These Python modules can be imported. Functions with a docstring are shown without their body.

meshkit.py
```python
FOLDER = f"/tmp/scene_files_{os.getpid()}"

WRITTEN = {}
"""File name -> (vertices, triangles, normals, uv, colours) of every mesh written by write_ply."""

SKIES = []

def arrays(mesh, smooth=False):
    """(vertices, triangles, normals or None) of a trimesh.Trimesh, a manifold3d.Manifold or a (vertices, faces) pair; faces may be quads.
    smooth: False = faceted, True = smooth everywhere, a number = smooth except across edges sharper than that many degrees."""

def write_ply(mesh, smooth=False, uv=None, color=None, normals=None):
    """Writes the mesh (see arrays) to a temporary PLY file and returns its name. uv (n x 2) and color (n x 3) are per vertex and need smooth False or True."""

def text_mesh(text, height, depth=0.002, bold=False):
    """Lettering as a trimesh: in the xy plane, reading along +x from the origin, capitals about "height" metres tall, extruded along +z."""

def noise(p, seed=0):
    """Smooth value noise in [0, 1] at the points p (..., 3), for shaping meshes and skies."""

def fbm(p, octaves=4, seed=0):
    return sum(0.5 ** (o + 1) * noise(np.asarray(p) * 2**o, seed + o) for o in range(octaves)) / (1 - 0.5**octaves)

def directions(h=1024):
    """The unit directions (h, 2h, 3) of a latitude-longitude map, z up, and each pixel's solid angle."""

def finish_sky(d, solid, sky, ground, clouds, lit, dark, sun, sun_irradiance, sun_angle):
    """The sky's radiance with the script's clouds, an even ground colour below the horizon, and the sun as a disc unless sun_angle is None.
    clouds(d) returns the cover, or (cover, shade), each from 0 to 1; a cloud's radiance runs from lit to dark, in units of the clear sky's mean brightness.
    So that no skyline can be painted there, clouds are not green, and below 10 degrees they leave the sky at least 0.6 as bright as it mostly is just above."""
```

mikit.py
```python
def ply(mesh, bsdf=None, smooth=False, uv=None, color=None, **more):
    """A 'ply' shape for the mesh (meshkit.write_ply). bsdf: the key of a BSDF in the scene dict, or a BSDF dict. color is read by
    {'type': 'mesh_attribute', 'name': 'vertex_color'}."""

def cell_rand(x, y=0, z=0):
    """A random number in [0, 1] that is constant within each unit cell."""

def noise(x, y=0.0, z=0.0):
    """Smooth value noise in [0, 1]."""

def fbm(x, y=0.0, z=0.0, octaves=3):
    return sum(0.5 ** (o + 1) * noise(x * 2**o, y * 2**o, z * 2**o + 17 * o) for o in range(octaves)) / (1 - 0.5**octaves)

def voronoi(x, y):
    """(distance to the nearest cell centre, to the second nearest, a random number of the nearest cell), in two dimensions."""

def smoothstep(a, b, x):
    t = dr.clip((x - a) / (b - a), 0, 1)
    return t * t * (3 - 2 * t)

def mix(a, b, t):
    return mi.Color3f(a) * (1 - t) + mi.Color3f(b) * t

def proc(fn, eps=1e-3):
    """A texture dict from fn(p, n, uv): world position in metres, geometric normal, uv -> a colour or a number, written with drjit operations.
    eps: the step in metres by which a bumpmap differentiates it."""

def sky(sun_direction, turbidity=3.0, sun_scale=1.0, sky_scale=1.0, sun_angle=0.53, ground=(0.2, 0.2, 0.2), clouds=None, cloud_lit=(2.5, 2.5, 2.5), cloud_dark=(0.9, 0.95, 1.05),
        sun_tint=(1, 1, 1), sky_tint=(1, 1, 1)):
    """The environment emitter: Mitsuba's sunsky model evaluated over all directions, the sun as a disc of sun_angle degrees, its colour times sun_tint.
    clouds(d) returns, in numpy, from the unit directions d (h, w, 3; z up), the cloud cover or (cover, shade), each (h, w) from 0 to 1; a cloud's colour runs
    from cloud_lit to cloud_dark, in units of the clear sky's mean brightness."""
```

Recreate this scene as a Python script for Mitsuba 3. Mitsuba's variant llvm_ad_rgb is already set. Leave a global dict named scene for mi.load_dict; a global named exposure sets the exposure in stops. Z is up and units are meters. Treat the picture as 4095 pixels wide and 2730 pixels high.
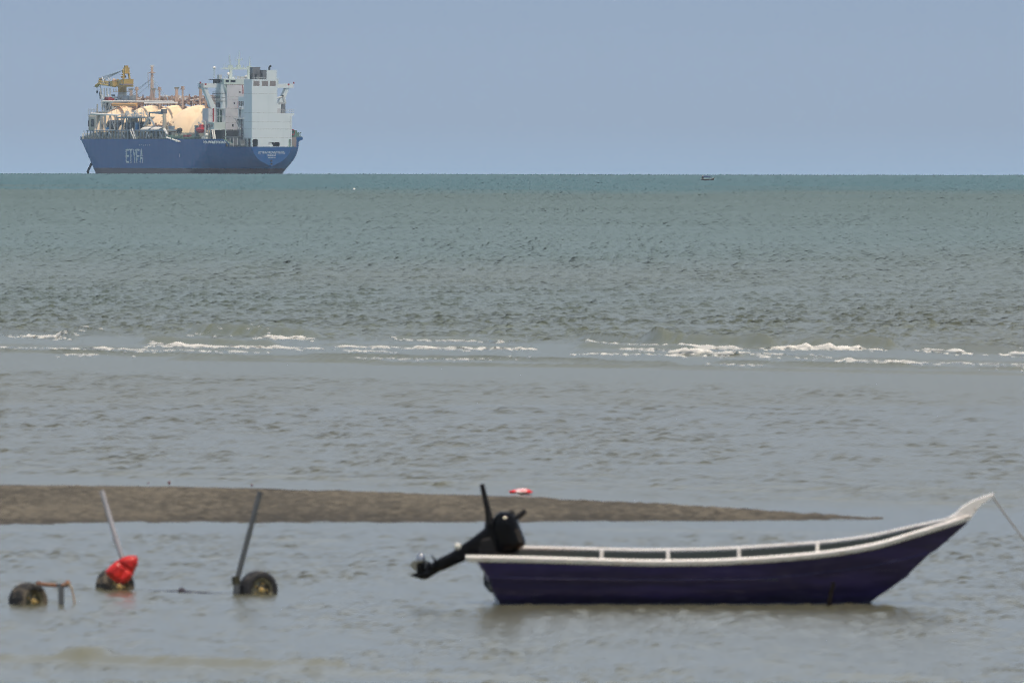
import math, random
import numpy as np, trimesh, drjit as dr, mitsuba as mi, manifold3d
import shapely.geometry as sg
import mikit, meshkit

T = mi.ScalarTransform4f
scene, labels = {}, {}
random.seed(7)
rng = np.random.default_rng(7)

# ---------------------------------------------------------------- camera, sky, exposure
EARTH = 6371000.0
EYE = 5.93
PITCH, ROLL = 0.011135, 0.00183
_f = np.array([0.0, math.cos(PITCH), -math.sin(PITCH)])
scene['camera'] = {'type': 'thinlens', 'fov': 3.4368, 'fov_axis': 'x', 'near_clip': 1.0, 'far_clip': 60000.0,
                   'aperture_radius': 0.026, 'focus_distance': 7000.0,
                   'to_world': T().look_at(origin=[0, 0, EYE], target=[0, 1000 * _f[1], EYE + 1000 * _f[2]],
                                           up=[-ROLL, 0, 1]),
                   'medium': {'type': 'ref', 'id': 'haze_air'}}
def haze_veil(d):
    """thin haze over the sky: bluer low down, made whiter and brighter higher up to lift the sea reflections"""
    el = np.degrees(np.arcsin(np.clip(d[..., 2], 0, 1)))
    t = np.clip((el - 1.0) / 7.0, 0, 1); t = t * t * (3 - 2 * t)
    return 0.50 + 0.42 * np.exp(-el / 22.0), 1 - t  # upper, unseen part brightened so the sea reflects more light
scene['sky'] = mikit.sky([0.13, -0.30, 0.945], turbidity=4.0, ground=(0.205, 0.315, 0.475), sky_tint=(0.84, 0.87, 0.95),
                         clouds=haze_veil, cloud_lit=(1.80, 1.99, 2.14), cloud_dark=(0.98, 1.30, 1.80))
exposure = 1.3

# ---------------------------------------------------------------- helpers
def add(key, mesh, bsdf, smooth=False, **more):
    scene[key] = mikit.ply(mesh, bsdf, smooth=smooth, **more)
    return key

def numbered(key):
    if key not in scene and not any(k.startswith(key + '__') for k in scene):
        return key
    n = 1
    while f'{key}_{n:03d}' in scene or any(k.startswith(f'{key}_{n:03d}__') for k in scene):
        n += 1
    return f'{key}_{n:03d}'

def tag(key, label=None, category=None, group=None, kind=None):
    d = labels.setdefault(key, {})
    for k, v in (('label', label), ('category', category), ('group', group), ('kind', kind)):
        if v: d[k] = v
    return key

def mat(key, rgb, rough=0.6, spec=0.5, metal=0.0, twosided=True, coat=0.0, sheen=0.0):
    col = rgb if isinstance(rgb, dict) else {'type': 'rgb', 'value': list(rgb)}
    d = {'type': 'principled', 'base_color': col, 'roughness': rough, 'specular': spec, 'metallic': metal, 'clearcoat': coat, 'sheen': sheen}
    scene[key] = {'type': 'twosided', 'bsdf': d} if twosided else d
    return key

def cat(ms):
    return trimesh.util.concatenate([m for m in ms if m is not None])

def box(x0, x1, y0, y1, z0, z1):
    m = trimesh.creation.box(extents=(abs(x1 - x0), abs(y1 - y0), abs(z1 - z0)))
    m.apply_translation(((x0 + x1) / 2, (y0 + y1) / 2, (z0 + z1) / 2))
    return m

def tube(a, b, r, r2=None, n=8):
    """a straight round bar from a to b, radius r at a and r2 at b"""
    a, b = np.asarray(a, float), np.asarray(b, float)
    L = np.linalg.norm(b - a); w = (b - a) / L
    u = np.cross(w, [0, 0, 1.0] if abs(w[2]) < .9 else [1.0, 0, 0]); u /= np.linalg.norm(u); v = np.cross(w, u)
    t = np.arange(n) * 2 * np.pi / n
    ring = np.cos(t)[:, None] * u + np.sin(t)[:, None] * v
    V = np.vstack([a + ring * r, b + ring * (r if r2 is None else r2), a, b])
    i = np.arange(n); j = (i + 1) % n
    Fc = np.vstack([np.c_[i, j, j + n], np.c_[i, j + n, i + n], np.c_[j, i, 0 * i + 2 * n], np.c_[i + n, j + n, 0 * i + 2 * n + 1]])
    m = trimesh.Trimesh(V, Fc, process=False)
    return m

def pipe(pts, r, n=8):
    """a bent tube along a polyline, mitred"""
    P = np.asarray(pts, float)
    r = np.broadcast_to(np.asarray(r, float), (len(P),))
    d = np.gradient(P, axis=0); d /= np.linalg.norm(d, axis=1, keepdims=True)
    u = np.cross(d[0], [0, 0, 1.0] if abs(d[0][2]) < .9 else [1.0, 0, 0]); u /= np.linalg.norm(u)
    V = []
    t = np.arange(n) * 2 * np.pi / n
    for p, w, rr in zip(P, d, r):
        u = u - w * (u @ w); u /= np.linalg.norm(u); v = np.cross(w, u)
        V.append(p + rr * (np.cos(t)[:, None] * u + np.sin(t)[:, None] * v))
    V = np.vstack(V + [P[:1], P[-1:]]); K = len(P)
    Fc = []
    i = np.arange(n); j = (i + 1) % n
    for k in range(K - 1):
        Fc += [np.c_[i + k * n, j + k * n, j + k * n + n], np.c_[i + k * n, j + k * n + n, i + k * n + n]]
    Fc += [np.c_[j, i, 0 * i + K * n], np.c_[i + (K - 1) * n, j + (K - 1) * n, 0 * i + K * n + 1]]
    return trimesh.Trimesh(V, np.vstack(Fc), process=False)

def prism(poly, d0, d1, axis='y'):
    """a polygon of (a, b) points extruded from d0 to d1; axis y: (a, b) = (x, z); axis x: (a, b) = (y, z); axis z: (x, y)"""
    m = trimesh.creation.extrude_polygon(sg.Polygon(poly).buffer(0), abs(d1 - d0), engine='earcut')
    v = np.array(m.vertices); v[:, 2] += min(d0, d1)
    v = {'y': v[:, [0, 2, 1]], 'x': v[:, [2, 0, 1]], 'z': v}[axis]
    m = trimesh.Trimesh(v, m.faces, process=False); m.fix_normals()
    return m

def ball(c, r, sub=2, s=(1, 1, 1)):
    m = trimesh.creation.icosphere(subdivisions=sub, radius=r); m.apply_scale(s); m.apply_translation(c)
    return m

def soft(mesh, edge, it=10):
    """refined and smoothed copy: rounded edges"""
    m = mesh.copy(); m.merge_vertices()
    m = m.subdivide_to_size(edge, max_iter=20); m.merge_vertices()
    trimesh.smoothing.filter_taubin(m, lamb=0.5, nu=0.5, iterations=it)
    return m

def puffed(poly, half, edge, res):
    """a cushion with the outline poly (x, z), half its thickness "half", rounded over "edge" metres in from the outline"""
    poly = sg.Polygon(poly).buffer(0)
    g = trimesh.creation.extrude_polygon(poly, .02, engine='earcut')
    g = trimesh.Trimesh(np.array(g.vertices)[:, [0, 2, 1]], g.faces[:, ::-1], process=False)
    g = g.subdivide_to_size(res, max_iter=20); g.merge_vertices()
    d = np.array([poly.exterior.distance(sg.Point(x, z)) for x, z in g.vertices[:, [0, 2]]])
    s = np.where(g.vertices[:, 1] < .01, -1.0, 1.0)
    e = np.clip(d / edge, 0, 1)
    g.vertices[:, 1] = s * half * np.sqrt(1 - (1 - e) ** 2)
    return g

def grid_faces(nu, nv):
    i = (np.arange(nu - 1)[:, None] * nv + np.arange(nv - 1)[None, :]).ravel()
    return np.vstack([np.c_[i, i + nv, i + nv + 1], np.c_[i, i + nv + 1, i + 1]])

def smooth01(a, b, x):
    t = np.clip((x - a) / (b - a), 0, 1)
    return t * t * (3 - 2 * t)

def curve(x, y):
    return -(x * x + y * y) / (2 * EARTH)

# ---------------------------------------------------------------- haze
scene['haze_air'] = {'type': 'homogeneous', 'albedo': {'type': 'rgb', 'value': [0.93, 0.95, 0.97]}, 'sigma_t': {'type': 'rgb', 'value': [1.4e-5, 1.6e-5, 1.9e-5]}}
scene['haze'] = {'type': 'cube', 'to_world': T().translate([0, 0, 28.5]).scale([11200, 11200, 39.5]), 'bsdf': {'type': 'null'}, 'interior': {'type': 'ref', 'id': 'haze_air'}}
tag('haze', 'thin blue sea haze over the water', 'haze', kind='stuff')

# ---------------------------------------------------------------- the sea
def shore(x, y):
    """metres seaward of the line on which the waves break; the line runs obliquely to the beach"""
    return y + 1.27 * x - 531.0

# low crests on the water: (end, end, height, front width, back width), ends as (x, distance)
CRESTS = [
 ((-16.67, 555.7), (-13.69, 536.0), 0.252, .7, 1.6), ((-14.46, 560.6), (-12.55, 545.9), 0.210, .6, 1.5), ((-10.36, 552.0), (-6.11, 543.5), 0.357, .7, 1.8),
 ((-11.33, 524.8), (-7.07, 517.1), 0.252, .7, 1.5), ((-16.39, 519.8), (-10.74, 509.8), 0.087, .5, 1.2), ((-10.50, 510.9), (-7.16, 504.8), 0.087, .5, 1.2),
 ((-5.80, 521.6), (0.71, 512.5), 0.102, .6, 1.3), ((-3.80, 539.3), (0.33, 534.9), 0.131, .6, 1.5),
 ((2.25, 537.1), (4.74, 524.6), 0.274, .7, 1.6), ((4.22, 527.0), (8.10, 517.0), 0.357, .8, 1.8), ((7.04, 526.6), (11.62, 515.3), 0.357, .8, 1.8),
 ((2.03, 515.7), (5.51, 509.5), 0.210, .7, 1.5), ((1.92, 504.5), (4.52, 500.8), 0.087, .5, 1.2), ((4.39, 499.8), (9.18, 490.6), 0.116, .6, 1.3),
 ((12.06, 511.8), (15.80, 498.0), 0.315, .8, 1.7), ((9.21, 488.5), (15.15, 477.5), 0.102, .5, 1.2),
 ((-16.15, 504.0), (-8.51, 493.3), 0.126, .32, .8), ((-11.69, 494.8), (-4.42, 486.5), 0.106, .32, .8), ((-9.59, 484.2), (-3.37, 478.3), 0.106, .32, .8), ((-6.00, 493.9), (2.75, 481.4), 0.143, .32, .8),
 ((-3.95, 474.5), (6.23, 466.3), 0.126, .32, .8), ((0.05, 482.8), (4.66, 476.1), 0.106, .32, .8), ((5.67, 478.9), (11.11, 471.3), 0.126, .32, .8), ((3.86, 466.7), (14.50, 453.3), 0.102, .5, .9),
 ((7.28, 472.9), (14.85, 464.2), 0.106, .32, .8),
 ((-10.11, 320.5), (-6.05, 313.7), 0.051, .5, .7), ((-7.56, 313.0), (-3.75, 308.9), 0.046, .5, .7), ((-4.56, 310.2), (0.57, 304.8), 0.046, .5, .7), ((0.03, 307.3), (4.74, 298.2), 0.051, .5, .7),
 ((3.59, 303.7), (9.40, 294.0), 0.055, .5, .7), ((4.30, 293.7), (9.12, 285.3), 0.051, .5, .7), ((6.32, 301.1), (9.51, 297.3), 0.076, .5, .8), ((-2.16, 306.3), (2.47, 299.9), 0.030, .4, .6),
 ((-6.38, 198.8), (-4.64, 198.2), .12, .45, .8), ((-5.14, 197.9), (-1.88, 195.0), .12, .45, .8), ((-2.67, 194.9), (0.35, 191.4), 0.064, .6, .8), ((3.55, 192.8), (4.99, 191.4), 0.064, .6, .8),
 ((-8.47, 268.4), (-5.92, 264.5), 0.026, .4, .6), ((-4.10, 260.8), (-2.50, 259.8), 0.026, .4, .6), ((1.18, 267.9), (5.91, 265.3), 0.030, .4, .6),
]

def crest_height(x, y):
    h = np.zeros_like(x)
    for (xa, da), (xb, db), a, wf, wb in CRESTS:
        t = (x - xa) / (xb - xa)
        on = (t > -.1) & (t < 1.1) & (np.abs(y - (da + (db - da) * t)) < 12)
        if not on.any(): continue
        X, Y, t = x[on], y[on], t[on]
        P = np.c_[X * .55, np.full_like(X, a * 977), np.full_like(X, da)]
        yc = da + (db - da) * t + 1.6 * (meshkit.fbm(P, 3, 3) - .5)
        env = smooth01(-.08, .06, t) * smooth01(1.08, .92, t) * (.35 + 1.1 * meshkit.fbm(P * 1.7 + 9, 3, 5))
        d = Y - yc
        h[on] += a * env * np.where(d < 0, np.exp(-(d / wf) ** 2), np.exp(-(d / wb) ** 2))
    return h

_w = np.random.default_rng(11)
def choppy(x, y, lx, ly, n, amp):
    """short-crested random waves: n sines with lengths lx across and ly along the view of the beach"""
    h = np.zeros_like(x)
    for k in range(n):
        a = lx[0] * (lx[1] / lx[0]) ** _w.random(); b = ly[0] * (ly[1] / ly[0]) ** _w.random()
        h += (b / ly[1]) ** .75 * np.sin(2 * math.pi * (x / a * _w.choice([-1, 1]) + y / b) + _w.uniform(0, 6.28))
    g = h * math.sqrt(4.0 / n)
    return amp * 1.5 * (np.exp(.55 * np.clip(g, -3, 2.4)) - 1.1)   # crests sharper than troughs

def sea_height(x, y, d):
    b = shore(x, y)
    gust = meshkit.fbm(np.c_[x * .8, y * .16, 0 * x], 3, 21)
    gust2 = meshkit.fbm(np.c_[x * .09, y * .012, 0 * x + 5], 3, 31)
    h = np.zeros_like(x)
    open_sea = smooth01(-6, 22, b)
    # (from, to, lengths across, lengths along, height)
    bands = [(0, 330, (.3, 1.6), (.5, 1.4), .0062), (240, 560, (.5, 2.2), (.6, 1.8), .0088)]
    for d0, d1, lx, ly, a in bands:
        w = (1 - open_sea) * (smooth01(d1, d1 - 90, d) if d0 == 0 else smooth01(d0, d0 + 90, d))
        on = w > .001
        h[on] += np.sqrt(w[on]) * choppy(x[on], y[on], lx, ly, 40, a)
    bands = [(400, 1000, (.6, 2.6), (.9, 2.6), .022), (700, 1700, (.8, 3.0), (1.6, 4), .029), (1200, 2800, (1.2, 4), (4, 10), .042),
             (2000, 5000, (2, 6), (12, 34), .07), (3400, 9600, (3, 9), (40, 110), .10)]
    for d0, d1, lx, ly, a in bands:
        w = open_sea * (smooth01(d0, d0 * 1.42, d) if d0 > 400 else 1) * smooth01(d1, d1 * .706, d)
        on = w > .001
        h[on] += np.sqrt(w[on]) * choppy(x[on], y[on], lx, ly, 36, a)
    h *= np.clip(.35 + 1.25 * gust, .3, 1.5) * (.72 + .56 * gust2) * (1 + .12 * smooth01(285, 262, d))
    h *= 1 - .72 * smooth01(-98, -80, b) * smooth01(2, -8, b)
    e = y + 1.79 * x - 287.7     # the quiet strips along both sides of the bar
    h *= 1 - .6 * smooth01(13, 6, e) * smooth01(262, 268, d)
    return h + crest_height(x, y)

# rings of the sheet, closer together where the surf is
dd = [150.0]
while dd[-1] < 9600:
    D = dd[-1]
    step = .0016 * D if D < 184 else .00078 * D if D < 430 else .25 if D < 585 else max(.25, .00062 * D * (1 + ((D - 585) / 420.0)))
    dd.append(D + min(step, 45.0))
dd = np.array(dd)
NC = 400
def fan(D): return 2.1 + 2.6 * smooth01(520, 200, np.asarray(D, float))     # half width of the finely modelled sea, degrees
Dg, Tg = np.meshgrid(dd, np.linspace(-1, 1, NC), indexing='ij')
Ag = np.radians(Tg * fan(Dg))
X, Y = (Dg * np.sin(Ag)).ravel(), (Dg * np.cos(Ag)).ravel()
Z = sea_height(X, Y, Dg.ravel())
edge = smooth01(1.0, .96, np.abs(Tg)) * smooth01(150, 155, Dg) * smooth01(9600, 9300, Dg)
Z = (Z * edge.ravel() + curve(X, Y)).reshape(len(dd), NC)
X, Y = X.reshape(Z.shape), Y.reshape(Z.shape)
# wavelets too small for the sheet are the water's roughness, which grows with the size of its facets
BANDS = [(0, 285, .03), (285, 400, .04), (400, 620, .055), (620, 760, .07), (760, 930, .085), (930, 1150, .10), (1150, 1400, .115), (1400, 1750, .135), (1750, 2200, .155), (2200, 2800, .175), (2800, 99999, .20)]
sea_parts = []
for d0, d1, alpha in BANDS:
    i0, i1 = np.searchsorted(dd, d0), min(np.searchsorted(dd, d1) + 1, len(dd))
    sea_parts.append((np.c_[X[i0:i1].ravel(), Y[i0:i1].ravel(), Z[i0:i1].ravel()], grid_faces(i1 - i0, NC)[:, ::-1], alpha))
# the rest of the sea, all the way round
parts = []
def sheet(rads, a0, a1, na):
    D, t = np.meshgrid(rads, np.linspace(0, 1, na), indexing='ij')
    A = np.radians(-180 + 360 * t) if a0 is None else np.radians(fan(D) + (360 - 2 * fan(D)) * t)
    x, y = (D * np.sin(A)).ravel(), (D * np.cos(A)).ravel()
    parts.append(trimesh.Trimesh(np.c_[x, y, curve(x, y)], grid_faces(len(rads), na)[:, ::-1], process=False))
ring = np.geomspace(30, 150, 12)
sheet(ring, None, None, 181)
sheet(dd[::12].tolist() + [dd[-1]], 0, 0, 180)
sheet(np.array([dd[-1], 10300, 11000]), None, None, 181)
far_sea = cat(parts)

def sea_colour(p, n, uv):
    d = dr.sqrt(p.x * p.x + p.y * p.y)
    w = mikit.fbm(p.x * .02, p.y * .003, 0.0, 2)
    silt = mi.Color3f(.152, .152, .098)
    mid = mi.Color3f(.098, .156, .137)
    teal = mi.Color3f(.064, .165, .185)
    c = mikit.mix(silt, mid, mikit.smoothstep(470., 1150., d + (w - .5) * 500))
    return mikit.mix(c, teal, mikit.smoothstep(2500., 3400., d + (w - .5) * 900))

sea_tex = mikit.proc(sea_colour)
for k, (v, fc, alpha) in enumerate(sea_parts):
    scene[f'water_{k}'] = {'type': 'roughplastic', 'distribution': 'ggx', 'alpha': alpha, 'int_ior': 1.333, 'nonlinear': False, 'diffuse_reflectance': sea_tex}
    scene['sea' if k == 0 else f'sea__{k:03d}'] = mikit.ply((v, fc), f'water_{k}', smooth=True)
scene['sea__019'] = mikit.ply(far_sea, 'water_4', smooth=True)
tag('sea', 'grey green sea with small waves', kind='structure')


# ---------------------------------------------------------------- foam of the breaking waves
def foam_ribbon(a, b, r, thr, wander, seed):
    """a ragged lumpy roll of foam lying along a crest from a to b (x, distance); r: its size, thr: how broken it is"""
    (xa, da), (xb, db) = a, b
    n = max(8, int(abs(xb - xa) / .045)); m = 7
    t = np.linspace(0, 1, n)
    x = xa + (xb - xa) * t
    P = np.c_[x * .55, np.full(n, seed * 1.7), np.full(n, da)]
    d = da + (db - da) * t + wander * (meshkit.fbm(P, 3, 3) - .5)
    env = (smooth01(0, .12, t) * smooth01(1, .8, t)) ** .5 * np.clip(1.9 * (meshkit.fbm(np.c_[x * 1.1, P[:, 1:]], 3, 8) - .06), .3, 1.3)
    th = np.linspace(-.25, math.pi * .9, m)
    V = np.zeros((n, m, 3))
    N = meshkit.fbm(np.stack([np.repeat(x[:, None] * 6, m, 1), np.repeat(th[None] * 1.3, n, 0), np.full((n, m), seed + .5)], -1), 3, seed)
    rr = r * env[:, None] * (.25 + 1.5 * N) * (.55 + .9 * meshkit.noise(np.c_[x * 4.5, 0 * x + seed, 0 * x]))[:, None]
    V[..., 0] = x[:, None] + .05 * (N - .5)
    V[..., 1] = d[:, None] - np.cos(th)[None] * rr * 2.2
    V[..., 2] = np.sin(th)[None] * rr * 1.05 + .25 * r
    f = grid_faces(n, m)
    keep = N.ravel()[f].mean(1) > thr + .03 + .35 * (1 - env.ravel()[f[:, 0] // m]).clip(-.3, 1) * .6
    V[..., 2] += curve(V[..., 0], V[..., 1]) + (crest_height(x, d + .15) * .85)[:, None]
    g = trimesh.Trimesh(V.reshape(-1, 3), f[keep], process=False)
    g.remove_unreferenced_vertices()
    return g

FOAM = [((-15.52, 542.6), (-14.03, 538.6), .15, .30), ((-17.00, 547.9), (-15.31, 542.5), .07, .48), ((-14.19, 542.3), (-13.74, 539.7), .05, .4), ((-14.17, 557.9), (-13.15, 553.7), .08, .45),
 ((-10.34, 550.6), (-7.84, 547.6), .05, .55), ((-8.00, 542.6), (-6.35, 539.8), .15, .28),
 ((-11.17, 523.6), (-10.52, 521.1), .11, .36), ((-10.73, 518.9), (-7.04, 514.8), .12, .36), ((-7.58, 516.1), (-5.43, 511.2), .06, .45),
 ((-15.98, 515.1), (-12.83, 510.1), .05, .46), ((-12.99, 511.3), (-10.67, 506.5), .08, .42), ((-10.46, 508.6), (-7.52, 502.7), .06, .45), ((-13.01, 497.1), (-11.06, 494.7), .04, .48),
 ((-5.56, 518.0), (-2.83, 514.2), .05, .46), ((-3.10, 514.2), (-0.99, 512.7), .09, .40), ((-1.13, 512.8), (0.83, 511.3), .08, .42), ((-3.58, 538.1), (-2.26, 534.1), .06, .45), ((-2.40, 535.4), (0.19, 531.3), .06, .50),
 ((-4.71, 490.6), (0.05, 484.8), .04, .50), ((-5.13, 507.8), (-3.56, 505.3), .05, .46),
 ((2.27, 532.2), (2.95, 527.2), .14, .30), ((2.87, 526.0), (4.58, 522.2), .10, .36), ((4.45, 518.7), (6.98, 512.6), .16, .27), ((7.58, 515.9), (10.79, 513.1), .16, .28), ((10.68, 514.3), (11.46, 514.2), .05, .5),
 ((3.12, 512.1), (5.50, 508.3), .09, .38), ((1.94, 500.1), (4.50, 498.7), .06, .42), ((4.50, 498.7), (5.89, 497.4), .14, .32), ((5.75, 496.3), (7.61, 494.0), .10, .37), ((7.48, 494.0), (9.29, 489.5), .05, .45),
 ((12.17, 509.5), (13.41, 502.7), .14, .30), ((13.41, 508.2), (14.92, 506.9), .05, .54), ((14.50, 500.4), (15.92, 493.7), .15, .30), ((9.27, 485.4), (11.46, 481.1), .10, .37), ((11.34, 481.1), (15.33, 475.6), .06, .41),
 ((5.66, 478.0), (7.30, 473.8), .03, .5), ((12.23, 468.3), (14.85, 464.2), .03, .5)]
foam_parts = []
for k, (a, b, r, thr) in enumerate(FOAM):
    foam_parts.append(foam_ribbon(a, b, r * .60, thr, 1.6 if k > 3 else .8, k))
    if r > .08: foam_parts.append(foam_ribbon((a[0], a[1] - 1.1), (b[0], b[1] - 1.1), r * .5, thr + .1, 1.6, 100 + k))
fr_ = np.random.default_rng(77)
for k, (a, b, r, thr) in enumerate(FOAM):      # flecks left in the wash in front of and behind each roll
    for _ in range(int(abs(b[0] - a[0]) * (14 if r > .08 else 7))):
        t_ = fr_.uniform(-.12, 1.12); d_ = a[1] + (b[1] - a[1]) * t_ - fr_.gamma(1.4, 1.3) + .5
        x_ = a[0] + (b[0] - a[0]) * t_; q = fr_.uniform(.010, .032) * (1 + 6 * r)
        m = trimesh.creation.icosphere(subdivisions=0, radius=q); m.apply_scale((fr_.uniform(1, 3.2), 2.0, .75)); m.apply_translation((x_, d_, float(crest_height(np.array([x_]), np.array([d_]))[0]) + curve(x_, d_) + .012))
        foam_parts.append(m)
mat('foam_white', (.60, .60, .57), rough=.9, spec=.2)
add('surf_foam', cat(foam_parts), 'foam_white', smooth=True)
tag('surf_foam', 'white foam along the crests of the breaking waves', 'foam', kind='stuff')

# ---------------------------------------------------------------- the sand bar
far_edge = np.array([(-20.95, 306.8), (-13.04, 304.9), (-9.12, 303.7), (-5.98, 301.9), (-2.86, 298.1), (0.17, 292.6), (3.08, 284.8), (4.74, 280.0), (5.49, 278.1), (6.02, 276.5)])
near_edge = np.array([(-18.60, 272.3), (-11.62, 271.7), (-8.15, 271.5), (-5.39, 272.2), (-2.62, 272.9), (0.16, 273.6), (2.96, 274.4), (4.65, 275.0), (5.43, 275.4), (6.01, 276.1)])
ns, nv = 560, 150
k = np.linspace(0, len(far_edge) - 1, ns); i = np.arange(len(far_edge))
fe = np.c_[np.interp(k, i, far_edge[:, 0]), np.interp(k, i, far_edge[:, 1])]
ne = np.c_[np.interp(k, i, near_edge[:, 0]), np.interp(k, i, near_edge[:, 1])]
v = np.linspace(-.22, 1.22, nv)
PX = ne[:, None, 0] + (fe - ne)[:, None, 0] * v[None, :, None][..., 0]
PY = ne[:, None, 1] + (fe - ne)[:, None, 1] * v[None, :, None][..., 0]
wid = np.hypot(*(fe - ne).T)[:, None]
N1 = meshkit.fbm(np.stack([PX * .9, PY * .35, 0 * PX], -1), 4, 41)
N2 = meshkit.fbm(np.stack([PX * 4.2, PY * 1.9, 0 * PX + 3], -1), 3, 42)
ragged = (N1 - .5) * .10 + (N2 - .5) * .04
vv = np.clip(v[None] + ragged, -1, 2)
top = np.minimum(.13, .010 * wid)
PZ = top * (np.clip(4 * vv * (1 - vv), -.8, 1) * .9) + (.10 * (N2 - .5) + .05 * (N1 - .5)) * smooth01(-.02, .12, vv) * smooth01(1.02, .88, vv)
PZ = PZ + curve(PX, PY)

def sand_colour(p, n, uv):
    a = mikit.fbm(p.x * 9.0, p.y * 4.0, 0.0, 3)
    b = mikit.fbm(p.x * .5, p.y * .12, 4.0, 2)
    wet = mikit.smoothstep(.09, .01, p.z + .0075 + (b - .5) * .06)
    c = mikit.mix((.042, .037, .027), (.092, .081, .060), mikit.smoothstep(.35, .68, a * .6 + b * .4))
    return c * (1 - .35 * wet)
scene['wet_sand'] = {'type': 'principled', 'base_color': mikit.proc(sand_colour), 'roughness': .75, 'specular': .35}
scene['sand_bar'] = mikit.ply((np.stack([PX, PY, PZ], -1).reshape(-1, 3), grid_faces(ns, nv)), 'wet_sand', smooth=True)
tag('sand_bar', 'low brown sand bar between the two channels', kind='structure')

# ---------------------------------------------------------------- the purple skiff at anchor
BOAT_AT = (0.0, 224.35)      # x = 0 of the boat's own frame stands here
HEEL, YAW = math.radians(4.5), math.radians(5.0)
def boat_frame(m):
    m = m.copy()
    m.apply_translation((-2.8, 0, 0))
    m.apply_transform(trimesh.transformations.rotation_matrix(HEEL, (1, 0, 0)))
    m.apply_transform(trimesh.transformations.rotation_matrix(YAW, (0, 0, 1)))
    m.apply_translation((2.8 + BOAT_AT[0], BOAT_AT[1], 0))
    return m
def bpart(key, ms, bsdf, smooth=False):
    return add('skiff__' + key, boat_frame(cat(ms) if isinstance(ms, list) else ms), bsdf, smooth)

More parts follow.
